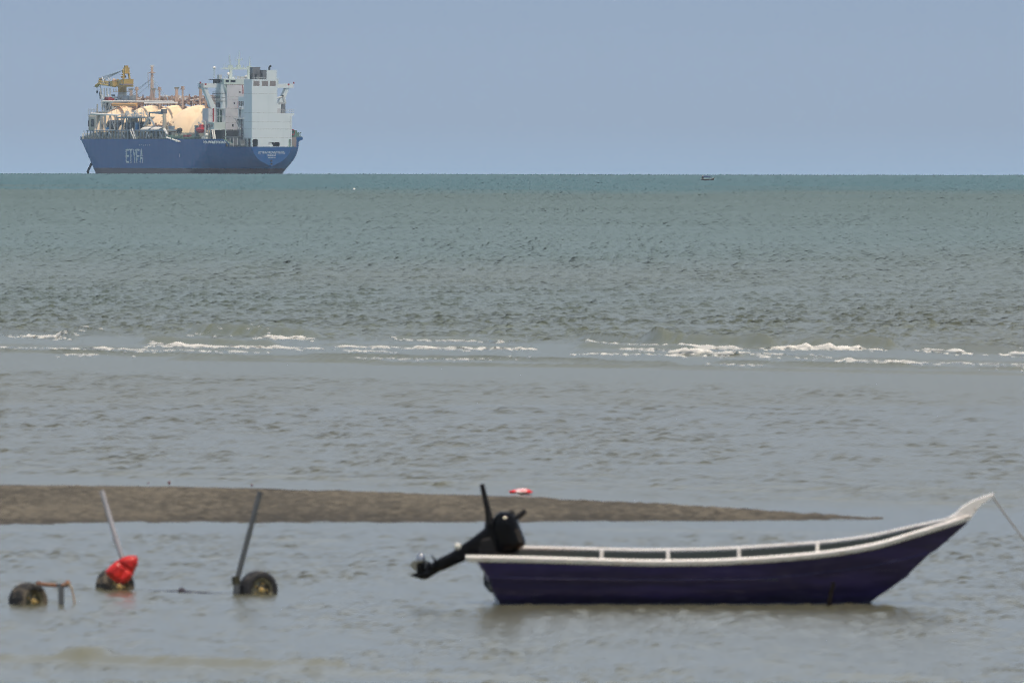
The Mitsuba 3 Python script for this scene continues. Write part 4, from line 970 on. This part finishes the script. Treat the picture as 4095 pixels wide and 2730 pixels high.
cr('counterweight', box((225.9, -3.0, 42.8)[0], (232.3, -3.0, 42.8)[0], YC - 2, YC + 3.2, (220.1, 0.0, 42.5)[2], (220.1, 0.0, 43.2)[2]), 'louvre_brown')
c0, c1 = (242.3, -1.0, 42.2), (236.1, -1.0, 44.5)
cr('cab', [box(c1[0], c0[0], -1.0, 2.2, c0[2], c1[2])])
cr('cab_window', [box(c0[0] - 2.2, c0[0] + .1, -.9, 2.3, c1[2] - 2.2, c1[2] - .4)], 'ship_glass')
cr('cab_roof', ball(((c0[0] + c1[0]) / 2, .5, c1[2] + .3), 1.0, 1), 'pipe_pink')
A = lambda p: (p[0], YC, p[2])
ap, a1, a2 = (231.0, -3.0, 51.0), (239.6, -3.0, 45.3), (230.3, -3.0, 45.2)
fr = []
for o_ in (-1.6, 1.6):
    top_ = np.array([ap[0], YC + o_ * .5, ap[2]])
    fr += [tube((a2[0], YC + o_, a2[2]), top_, .55, .6, 6), tube((a1[0], YC + o_, a1[2]), (ap[0] + 1.5, YC + o_ * .5, ap[2] - 7.5), .38, None, 6)]
b1, b2 = (238.2, -3.0, 46.5), (232.0, -3.0, 46.5)
fr += [tube(A(b1), A(b2), .45, None, 6), tube(A((237.2, -3.0, 47.7)), A((232.4, -3.0, 47.0)), .3, None, 6), box(a2[0] - 1.0, a2[0] + 1.6, YC - 1.2, YC + 1.2, (222.1, 0.0, 48.0)[2], ap[2])]
fr += [box(ap[0] - 4.6, ap[0] - 1, YC - 1.2, YC + 1.2, (220.0, 0.0, 48.1)[2], (220.0, 0.0, 48.2)[2]), box(ap[0] + 6, ap[0] + 9.5, YC - .8, YC + .8, (230.2, 0.0, 47.5)[2], (230.2, 0.0, 47.6)[2])]
cr('a_frame', fr)
cr('sheave', [tube((ap[0] + 2.6, YC - 1, (225.5, 0.0, 49.3)[2]), (ap[0] + 2.6, YC + 1, (225.5, 0.0, 49.3)[2]), .9, None, 12), box(ap[0] - .8, ap[0] + .8, YC - .8, YC + .8, ap[2] - 1.5, ap[2] + 1.0)])
j0, j1, j2 = (271.1, -3.0, 45.1), (248.5, -3.0, 42.6), (272.8, -3.0, 43.3)
jib = []
for o_ in (-1.2, 1.2):
    u0, u1 = np.array((270.1, -3.0, 44.6)), np.array((248.8, -3.0, 43.4)); l0, l1 = np.array((267.7, -3.0, 43.2)), np.array((244.4, -3.0, 42.0))
    for v_ in (u0, u1, l0, l1): v_[1] = YC + o_
    jib += [tube(u0, u1, .45, None, 6), tube(l0, l1, .5, None, 6)]
    for q in range(8):
        jib.append(tube(u0 + (u1 - u0) * q / 7, l0 + (l1 - l0) * min(1, (q + .5) / 7), .2, None, 5))
cr('jib', jib)
cr('jib_deck', [prism([((269.0, -3.0, 44.2)[0], (269.0, -3.0, 44.2)[2]), ((248.5, -3.0, 42.9)[0], (248.5, -3.0, 42.9)[2]), ((248.5, -3.0, 42.6)[0], (248.5, -3.0, 42.6)[2]), ((269.0, -3.0, 43.7)[0], (269.0, -3.0, 43.7)[2])], YC - .9, YC + .9, 'y')], 'frame_blue')
cr('jib_head', [tube(A((271.4, -3.0, 45.8)), A((272.1, -3.0, 43.4)), .75, 1.0, 8), tube(A((272.1, -3.0, 43.8)), A((277.6, -3.0, 42.3)), .7, .9, 8), box((273.9, -3.0, 42.1)[0], (279.4, -3.0, 42.2)[0], YC - .9, YC + .9, (268.0, 0.0, 42.0)[2], (268.0, 0.0, 42.2)[2])])
cr('luffing_rope', [tube((j0[0], YC + o_, (261.4, 0.0, 45.4)[2] + .8 * o_), (ap[0], YC + o_, ap[2] - .6 - .7 * o_), .16, None, 5) for o_ in (-.9, -.3, .3, .9)], 'frame_blue')
for xp, z0, z1 in ((221, (267.3, 0.0, 42.1)[2], (267.3, 0.0, 39.8)[2]), (228, (262.5, 0.0, 43.2)[2], (262.5, 0.0, 39.0)[2]), (229.5, (261.8, 0.0, 43.1)[2], (261.8, 0.0, 39.0)[2])):
    X_ = (276.6, -3.0, 41.5)[0] if xp == 221 else ((271.8, -3.0, 41.5)[0] if xp == 228 else (270.8, -3.0, 41.5)[0])
    cr('hoist_rope', tube((X_, YC, z0), (X_, YC, z1), .09, None, 5), 'frame_blue')
hb = (271.1, -3.0, 38.3)
cr('hook_block', [ball((hb[0], YC, hb[2] + .3), 1.0, 2, (1, .7, 1.4)), tube((hb[0], YC, hb[2] - 2.4), (hb[0], YC, hb[2] - .8), .45, .55, 8)], 'ship_dark')
cr('small_hook', ball(((276.6, -3.0, 39.4)[0], YC, (276.6, -3.0, 39.4)[2]), .5, 1, (1, 1, 1.6)), 'ship_dark')
# boom rest, red container and re-gas tower under the crane
br0, br1 = (266.0, -3.0, 41.2), (264.3, -3.0, 36.0)
rest = []
for o_ in (-1.5, 1.5):
    rest += [tube((br0[0], YC + o_, br0[2]), (br1[0], YC + o_, br1[2] - 4), .35, None, 6), tube(((260.8, -3.0, 41.2)[0], YC + o_, br0[2]), ((260.1, -3.0, 37.0)[0], YC + o_, br1[2] - 4), .35, None, 6)]
    for q in range(4):
        z_ = br1[2] - 2 + q * 4.2
        rest.append(tube((br1[0], YC + o_, z_), ((260.1, -3.0, 37.0)[0], YC + o_, z_ + 3.5 * (-1) ** q), .2, None, 5))
hp('boom_rest', rest, 'pipe_white')
rc0, rc1 = (242.3, 4.0, 34.9), (236.4, 4.0, 36.8)
hp('', box(rc1[0], rc0[0], 0.5, 4.2, rc0[2], rc1[2]), 'ship_red', top='deck_container')
tag('deck_container', 'dark red container box on the ship beneath the tip of the yellow crane jib', 'container')
def frame(x0, x1, y0, y1, z0, z1, nx, r, diag=True):
    out = []
    xs_ = np.linspace(x0, x1, nx + 1)
    for y in (y0, y1):
        for x in xs_: out.append(tube((x, y, z0), (x, y, z1), r, None, 6))
        for z in (z0, z1): out.append(tube((x0, y, z), (x1, y, z), r, None, 6))
        if diag:
            for q in range(nx):
                if q % 2 == 0: out.append(tube((xs_[q], y, z0), (xs_[q + 1], y, z1), r * .7, None, 5))
                else: out.append(tube((xs_[q + 1], y, z0), (xs_[q], y, z1), r * .7, None, 5))
    for x in xs_: out.append(tube((x, y0, z1), (x, y1, z1), r, None, 6))
    return out
ra, rb = (246.0, 4.0, 29.9), (229.9, 4.0, 34.4)
hp('process_tower', frame(rb[0], ra[0], -3, 4, ra[2], rb[2], 3, .38), 'frame_pale')
hp('process_tower_vessel', [box(rb[0] + 3, ra[0] - 3, -2.5, 3.2, ra[2] + 1, rb[2] - .6), tube((ra[0] - 4, 3.4, ra[2]), (ra[0] - 4, 3.4, rb[2]), 1.0, None, 10)], 'louvre_grey')
hp('process_tower_panel', [box(rb[0] + .6, rb[0] + 6, 3.3, 3.9, ra[2] + 2.2, rb[2] - .8)], 'ship_dark')
hp('process_tower_leg', [tube((x, y, 16.6), (x, y, ra[2]), .5) for x in (ra[0], rb[0]) for y in (-3, 4)], 'frame_pale')
hp('forward_machinery', clutter(rb[0] - 14, ra[0], -4, 4, 34, 37.8, 60, 12) + [box(rb[0] - 22, rb[0] - 10, -2, 3, 35, 37.4)], 'frame_blue', kind='stuff')
# port side modules over the deck, forward
m0, m1 = (209.6, 19.0, 19.7), (180.3, 19.0, 28.0)
m2 = (174.9, 19.0, 25.1)
X0, X1 = m0[0], m1[0]
hp('module_frame', frame(X1, X0, 11, 19, 20.8, 28.3, 4, .26), 'frame_pale')
hp('module_header', [tube(((217.1, 19.0, 29.0)[0], 19, 28.7), ((174.9, 19.0, 28.2)[0], 19, 28.0), .55, .45, 10)], 'pipe_white', 40)
hp('module_vessel', [tube((X1 + 3, 14, 23.2), (X0 - 8, 14, 23.2), 2.5, None, 14), ball((X0 - 8, 14, 23.2), 2.5, 2), ball((X1 + 3, 14, 23.2), 2.5, 2), box(X1 - 4, X1 + 12, 12, 16, 20.8, 24.4)], 'ship_dark', 40)
hp('module_vessel', [tube((X0 - 4, 17.6, 18), (X0 - 4, 17.6, 27), .9, None, 8), tube((X0 - 9, 17.6, 22), (X0 - 9, 17.6, 28), .5, None, 8)], 'bow_beige', 40)
n0, n1 = (174.2, 19.5, 20.7), (140.3, 19.5, 26.7)
hp('module_frame', frame(n1[0], n0[0], 12, 19.5, n0[2], n1[2], 5, .28, False) + [tube((n0[0] - 6, 19.5, n0[2]), (n0[0] - 10, 19.5, n1[2]), .3), tube((n0[0] - 14, 19.5, n0[2]), (n0[0] - 17, 19.5, n1[2]), .3)], 'frame_blue')
hp('module_roof', [box(n1[0] - 3, n0[0] + 1, 11.5, 20, n1[2], n1[2] + .5)], 'frame_blue')
hp('module_machinery', [box(n1[0] + 3, n0[0] - 13, 12.5, 17, n0[2], n0[2] + 4.2), box(n0[0] - 12, n0[0] - 3, 13, 17, n0[2], n0[2] + 3.6)], 'ship_dark')
hp('blue_drum', tube((n1[0] + 7, 18.6, n0[2] + .3), (n1[0] + 7, 18.6, n0[2] + 3.6), 1.0, None, 12), 'drum_blue', 40)
hp('blue_drum', tube((X0 - 15.5, 18.4, 20.9), (X0 - 15.5, 18.4, 22.4), .7, None, 12), 'drum_blue', 40)
mat('drum_blue', (.04, .20, .45), rough=.5)
hp('roof_fittings', clutter(n1[0], n0[0], 12, 19, n1[2] + .3, n1[2] + 3.2, 34, 21, 2) , 'frame_pale', kind='stuff')
hp('aerial_post', [tube((x, 18, n1[2]), (x, 18, n1[2] + 4.6), .12) for x in np.linspace(n1[0] + 1, n0[0] - 2, 5)] + [tube((x, 18, 28.5), (x, 18, 32.0), .1) for x in np.linspace(X1, X0 - 6, 4)], 'frame_blue')
p0, p1 = (135.2, 20.5, 20.6), (95.8, 20.5, 22.5)
hp('manifold_platform', [box(p1[0], p0[0], 11, 20.5, p0[2] - .4, p0[2] + .5)], 'frame_blue')
for q, (xa, xb) in enumerate(((322.5, 338), (346, 362.5))):
    xa_, xb_ = p0[0] + (p1[0] - p0[0]) * (xa - 322) / 59, p0[0] + (p1[0] - p0[0]) * (xb - 322) / 59
    for t_ in np.linspace(0, 1, 7):
        x_ = xa_ + (xb_ - xa_) * t_
        hp('loading_hose', pipe([(x_, 17, p0[2] + 1.5), (x_, 18.4, p0[2] + 1.6), (x_, 19.8, p0[2] + 1.2), (x_, 20.9, p0[2] + .4)], .22, 6), 'pipe_white')
hp('manifold_rail', [box(p1[0], p0[0], 16.5, 17, p0[2] + .5, p0[2] + 2.2)], 'frame_blue')
hp('manifold_piping', clutter(p1[0] + 4, p0[0] - 4, 13, 17, p0[2] + .6, p0[2] + 4.0, 46, 31, 2), 'pipe_brown', kind='stuff')
# under the platforms: legs and braces along the deck
leg = []
for q, x_ in enumerate(np.linspace(p1[0], X0 + 8, 26)):
    leg.append(tube((x_, 20.8, 16.6), (x_, 20.8, 20.6), .3 if q % 3 else .45, None, 6))
    if q % 4 == 1: leg.append(tube((x_, 20.8, 16.6), (x_ + 6, 20.8, 20.6), .25, None, 5))
leg.append(box(p1[0], X0 + 10, 19.6, 21, 20.5, 20.85))
hp('platform_legs', leg, 'frame_blue', kind='stuff')
hp('deck_side_machinery', clutter(p1[0], X0 + 6, 15, 20, 17, 20, 120, 33, 4), 'bow_beige', kind='stuff')
hp('deck_side_boxes', [box(x_, x_ + 4.5, 13.5, 18, 16.6, 19.8) for x_ in np.arange(p1[0], X0, 7.5)], 'deck_grey', kind='stuff')
hp('accommodation_ladder', [tube(((87.5, 23.2, 17.3)[0], 23.2, (87.5, 23.2, 17.3)[2]), ((68.9, 23.2, 15.5)[0], 23.2, (68.9, 23.2, 15.5)[2]), .38, None, 6), box((66.9, 23.2, 15.6)[0], (70.9, 23.2, 15.6)[0], 23.1, 24.2, (68.9, 23.2, 15.4)[2] - .2, (68.9, 23.2, 15.8)[2])], 'pipe_white')
hp('deck_ladder', [tube(((150.4, 20.6, 20.9)[0], 20.9, 20.9), ((144.4, 20.9, 17.2)[0], 20.9, 16.5), .3), tube(((147.3, 20.6, 21.5)[0], 20.9, 21.6), ((142.1, 20.9, 17.2)[0], 20.9, 16.5), .3)], 'pipe_white')
hp('deck_ladder', [tube(((99.1, 20.6, 21.6)[0], 21, 21.3), ((93.2, 20.9, 19.4)[0], 21, 18.8), .28), tube(((97.4, 20.6, 21.8)[0], 21, 21.6), ((91.9, 20.9, 19.4)[0], 21, 18.8), .28)], 'pipe_white')
# hose crane
q0, q1, q2 = (106.4, 18.0, 22.5), (107.0, 18.0, 30.2), (129.8, 18.0, 29.1)
def hc(key, ms, b='frame_blue', sm=False): return hp('hose_crane__' + key, ms, b, sm)
hc('post', tube((q0[0], 18, 20), (q1[0], 18, q1[2]), 1.05, .85, 12), 'bow_beige', 40)
hc('head', box(q1[0] - 1.2, q1[0] + 2.4, 17, 19, q1[2] - 1.6, q1[2] + .6), 'louvre_grey')
hc('jib', prism([(q1[0] + 1, q1[2] - .4), (q1[0] + 1, q1[2] - 2.0), (q2[0], q2[2] - .2), (q2[0], q2[2] + .3)], 17.6, 18.4, 'y'))
hc('ladder', [tube((q1[0] + 2.4, 18, 22), (q1[0] + 1.6, 18, q1[2] - 3), .22)] + [box(q1[0] + .6, q1[0] + 2.8, 17.4, 18.6, z, z + .2) for z in (22.5, 25, 27)], 'louvre_grey')
hc('fall', [tube((q2[0], 18, q2[2]), (q2[0] - .4, 18, q2[2] - 4.6), .35, .25), ball((q2[0] - .4, 18, q2[2] - 5), .7, 1)], 'louvre_grey')
hc('hose', [pipe([(129.5, 18.0, 26.7), (126.8, 18.0, 25.6), (124.1, 18.0, 24.2), (122.1, 18.0, 22.7)], .5, 7), pipe([(129.8, 18.0, 26.7), (133.2, 18.0, 25.6), (135.2, 18.0, 24.4), (137.9, 18.0, 22.9)], .6, 7)], 'frame_pale', True)
# lamp post, searchlight tower, boxes along the deck
l0, l1 = (92.3, 21.0, 17.3), (92.2, 21.0, 23.1)
hp('deck_lamp', [tube((l0[0], 21, 16.6), (l0[0], 21, l1[2]), .2), box(l0[0] - 1.4, l0[0] + 1.4, 20.8, 21.2, l1[2], l1[2] + .3), tube((l0[0] - 1.3, 21, l1[2]), (l0[0] - 1.3, 21, l1[2] + 2), .16), tube((l0[0] + 1.3, 21, l1[2]), (l0[0] + 1.3, 21, l1[2] + 2), .16)], 'bow_beige')
l0 = (74.8, 21.0, 17.1); l1 = (74.8, 21.0, 20.2)
hp('fire_monitor', [tube((l0[0] - 1, 21, 16.6), (l0[0] - 1, 21, 20), .25), tube((l0[0] + 1, 21, 16.6), (l0[0] + 1, 21, 20), .25), box(l0[0] - 3, l0[0] + 3, 20.4, 21.6, 19.3, 19.5)], 'deck_grey')
hp('fire_monitor_head', [ball((l0[0] - 1.2, 21, l1[2] + .6), 1.1, 2), ball((l0[0] + 1.2, 21, l1[2] + .4), 1.1, 2), box(l0[0] - 2.2, l0[0] + 2.2, 20.5, 21.5, l1[2] - .8, l1[2] + .4)], 'ship_dark', 40)
for k_, P in enumerate(((64.7, 21.0, 18.1), (58.8, 21.0, 18.1))):
    hp('', box(P[0] - 1.8, P[0] + 1.8, 20.2, 21.8, 16.62 + .5, 18.5), 'ship_red', top='deck_box')
tag('deck_box', 'dark red box on the ship deck below the tanks, left one of two', 'box', 'red boxes on the deck of the ship')
tag('deck_box_001', 'dark red box on the ship deck below the tanks, right one of two', 'box', 'red boxes on the deck of the ship')
hp('deck_fittings', clutter(44, p1[0] - 2, 19.5, 22, 16.9, 18.2, 90, 41, 2), 'deck_green', kind='stuff')
hp('deck_rail', [pipe([(x, float(hull_half(x, 16.5)) - .3, 17.7) for x in np.arange(24, 262, 14.0)], .07, 5)] + [tube((x, float(hull_half(x, 16.5)) - .3, 16.6), (x, float(hull_half(x, 16.5)) - .3, 17.7), .07) for x in np.arange(24, 255, 3.0)], 'deck_grey', kind='stuff')
# bow: house overhanging, white bulwark, mooring machinery
w0, w1 = (251.5, 6.0, 21.5), (264.9, 6.0, 26.5)
bh = soft(box(w0[0] - 1, w1[0] - 1.5, -5, 6, 20.6, 28.2), 2.2, 3)
hp('bow_house', bh, 'bow_beige', 40)
hp('bow_house_window', box(w0[0] + 2, w0[0] + 6.2, 6.0, 6.1, 22.6, 26.2), 'ship_dark')
hp('bow_house_window', box(w0[0] + 9.6, w0[0] + 11, 6.0, 6.1, 22.6, 25.6), 'ship_dark')
hp('bow_house_support', [prism([(w0[0] - 4, 16.6), (w0[0] + 4, 16.6), (w0[0] + 5, 18.6), (w0[0] + 9, 20.9), (w0[0] - 4, 20.9)], -3, 5, 'y')], 'frame_blue')
hp('bow_house_roof', [box(w0[0] - 4, w1[0], -4.5, 5.5, 28.0, 28.4)] + [tube((x, 5.4, 28.4), (x, 5.4, 31), .1) for x in np.linspace(w0[0], w1[0] - 1, 6)] + [tube((w0[0], 5.4, 31), (w1[0] - 1, 5.4, 31), .08), tube((w0[0] + 3, 4, 28), (w0[0] + 3, 4, 33.5), .3), box(w0[0] - 2, w0[0] + 3, 0, 5, 28.4, 29.8)], 'bow_beige')
bw_ = []
for s_ in (1, -1):
    pts = [(x, s_ * float(hull_half(x, 16.5)) * .98, 19.2) for x in (262, 270, 277, 283, 287)]
    bw_ += [pipe(pts, .3, 6)] + [tube((p_[0], p_[1], 16.6), p_, .2) for p_ in pts]
hp('bow_rail', bw_, 'pipe_white')
hp('bow_bulwark', [prism([(286, 16.0), (289, 16.0), (289.3, 17.8), (284, 17.6)], -1.5, 1.5, 'y')], 'ship_blue')
hp('mooring_gear', [tube((272, -4, 17.6), (272, 4, 17.6), 1.1, None, 10), box(264, 268, 0, 4, 16.6, 18.8), box(275, 279, -3, 3, 16.6, 18.2)], 'deck_grey')
tag('gas_carrier', 'huge blue gas carrier with cream domed tanks anchored on the horizon', 'ship')

# lifeboat hanging from its davits on the port side
bx = (43.2, 20.8, 21.1)
body = trimesh.creation.icosphere(subdivisions=3); body.apply_scale((5.6, 1.7, 1.5))
v = body.vertices; v[:, 2] = np.where(v[:, 2] > .5, .5 + (v[:, 2] - .5) * .55, v[:, 2]); body.apply_translation((bx[0], 20.8, bx[2]))
hp('hull', body, 'lifeboat_red', True, top='lifeboat')
hp('canopy', soft(cat([box(bx[0] - 4.0, bx[0] - .6, 19.6, 22, bx[2] + .2, bx[2] + 2.3)]), .6, 3), 'lifeboat_red', 40, top='lifeboat')
hp('keel', box(bx[0] - 4, bx[0] + 4, 20.6, 21, bx[2] - 1.75, bx[2] - 1.3), 'ship_red', top='lifeboat')
tag('lifeboat', 'small red enclosed lifeboat hanging from davits on the port side of the ship', 'lifeboat')
d0 = (37.0, 20.5, 17.0)
hp('davit', [tube((d0[0], 20.5, 16.6), (d0[0], 20.5, 25), .5, .4, 8), tube((d0[0], 20.5, 24.6), (bx[0] - 2, 20.8, 25.2), .3), tube((bx[0] - 2, 20.8, 25.2), (bx[0] - 2, 20.8, bx[2] + 1), .1), tube((bx[0] + 3.5, 20.8, 24.2), (bx[0] + 3.5, 20.8, bx[2] + .6), .1), tube((bx[0] + 3.5, 20.8, 24.4), (bx[0] - 1, 19, 22), .3), tube((d0[0] - 1.8, 19.5, 16.6), (d0[0] - 1.8, 19.5, 22), .4)], 'frame_pale')
dk = (36.7, 19.5, 24.2)
hp('davit_beam', [box(28, d0[0], 19.2, 19.8, 24.0, 24.6)], 'house_green')
hp('deck_store', [box(bx[0] - 10, bx[0] - 4, 20.5, 21.8, 16.62, 17.5), ball((bx[0] - 10, 21, 18.4), .9, 1), pipe([(bx[0] - 3, 21, 17.5), (bx[0] - 7, 21, 17.6), (bx[0] - 9, 21, 18.6)], .35, 6)], 'pipe_white')
hp('davit_winch', [box(bx[0] + 5.4, bx[0] + 7, 20, 21.5, 16.6, 23)], 'frame_blue')

# ---------------------------------------------------------------- small fishing boat far out
fb = (50.478, -1.604)
FB = np.array([fb[0], 4420.0, float(curve(np.array(fb[0]), np.array(4420.0)))])
def fpart(key, m, b, sm=False):
    m = m.copy(); m.apply_translation(FB); add('fishing_boat__' + key, m, b, sm)
xs = np.linspace(-1.75, 1.8, 30); bb = .48 * np.clip(1 - np.clip((xs - .2) / 1.62, 0, 1) ** 2.2, .03, 1); zz = .36 + .10 * np.clip(xs - .2, 0, 2) ** 2 * 1.3
rows = [(xs, bb, zz), (xs * .99, bb * .9, zz * .5), (xs * .94, bb * .6, 0 * xs - .1)]
mat('skiff_brown', (.060, .050, .042), rough=.7)
mat('tarp_blue', (.045, .075, .16), rough=.8)
mat('cloth_dark', (.02, .024, .03), rough=.9)
mat('skin', (.30, .17, .11), rough=.6)
mat('hat_pale', (.55, .45, .42), rough=.9)
fpart('hull', cat([strip_rows(rows, 1), strip_rows(rows, -1), trimesh.Trimesh([(-1.75, -.48, .36), (-1.75, .48, .36), (-1.64, .29, -.1), (-1.64, -.29, -.1)], [(0, 1, 2), (0, 2, 3)], process=False)]), 'skiff_brown')
fpart('gunwale', cat([pipe(np.c_[xs, s_ * bb, zz], .035, 5) for s_ in (-1, 1)]), 'frame_pale')
fpart('deck', trimesh.Trimesh(np.vstack([np.c_[xs, -bb * .9, zz * .55], np.c_[xs, bb * .9, zz * .55]]), [f for q in range(29) for f in ((q, q + 1, q + 31), (q, q + 31, q + 30))], process=False), 'skiff_brown')
fpart('prow', tube((1.62, 0, .45), (1.98, 0, .86), .08, .06), 'skiff_brown')
tarp = trimesh.creation.icosphere(subdivisions=3); tarp.apply_scale((1.0, .5, .30)); tarp.vertices[:, 2] = np.maximum(tarp.vertices[:, 2], -.16); tarp.apply_translation((-.15, 0, .92))
fpart('canopy', tarp, 'tarp_blue', True)
fpart('canopy_pole', cat([tube((x, y, .2), (x, y, .9), .025) for x in (-.85, .65) for y in (-.38, .38)]), 'cloth_dark')
fpart('post', tube((.98, 0, .3), (1.0, 0, 1.22), .05), 'frame_blue')
tag('fishing_boat', 'tiny dark fishing boat with a blue awning far out near the horizon', 'boat')
# the person crouched in its stern
J = {'hip': (-1.32, 0, .48), 'chest': (-1.24, 0, .84), 'neck': (-1.20, 0, .98), 'kneeL': (-.98, -.16, .58), 'kneeR': (-.98, .16, .58), 'footL': (-.95, -.16, .2), 'footR': (-.95, .16, .2), 'shL': (-1.23, -.2, .88), 'shR': (-1.23, .2, .88), 'elL': (-1.06, -.26, .66), 'elR': (-1.06, .26, .66), 'haL': (-.92, -.14, .62), 'haR': (-.92, .14, .62)}
def bone(a, b, ra, rb):
    return manifold3d.Manifold.batch_hull([manifold3d.Manifold.sphere(ra, 14).translate(J[a]), manifold3d.Manifold.sphere(rb, 14).translate(J[b])])
bones = [bone('hip', 'chest', .17, .18), bone('chest', 'neck', .15, .06), bone('hip', 'kneeL', .10, .075), bone('hip', 'kneeR', .10, .075), bone('kneeL', 'footL', .07, .05), bone('kneeR', 'footR', .07, .05),
         bone('chest', 'shL', .12, .075), bone('chest', 'shR', .12, .075), bone('shL', 'elL', .06, .05), bone('shR', 'elR', .06, .05), bone('elL', 'haL', .048, .04), bone('elR', 'haR', .048, .04)]
bm = manifold3d.Manifold.batch_boolean(bones, manifold3d.OpType.Add).to_mesh()
bm = trimesh.Trimesh(bm.vert_properties[:, :3], bm.tri_verts)
def ppart(key, m, b):
    m = m.copy(); m.apply_translation(FB); add('person' + ('__' + key if key else ''), m, b, True)
ppart('body', bm, 'cloth_dark')
ppart('head', cat([ball((-1.16, 0, 1.12), .105, 2, (1, .85, 1.15))]), 'skin')
ppart('hat', cat([tube((-1.16, 0, 1.15), (-1.16, 0, 1.18), .21, .19, 16), tube((-1.16, 0, 1.18), (-1.16, 0, 1.28), .12, .09, 14)]), 'hat_pale')
tag('person', 'person in dark clothes and pale hat crouching in the far fishing boat', 'person')
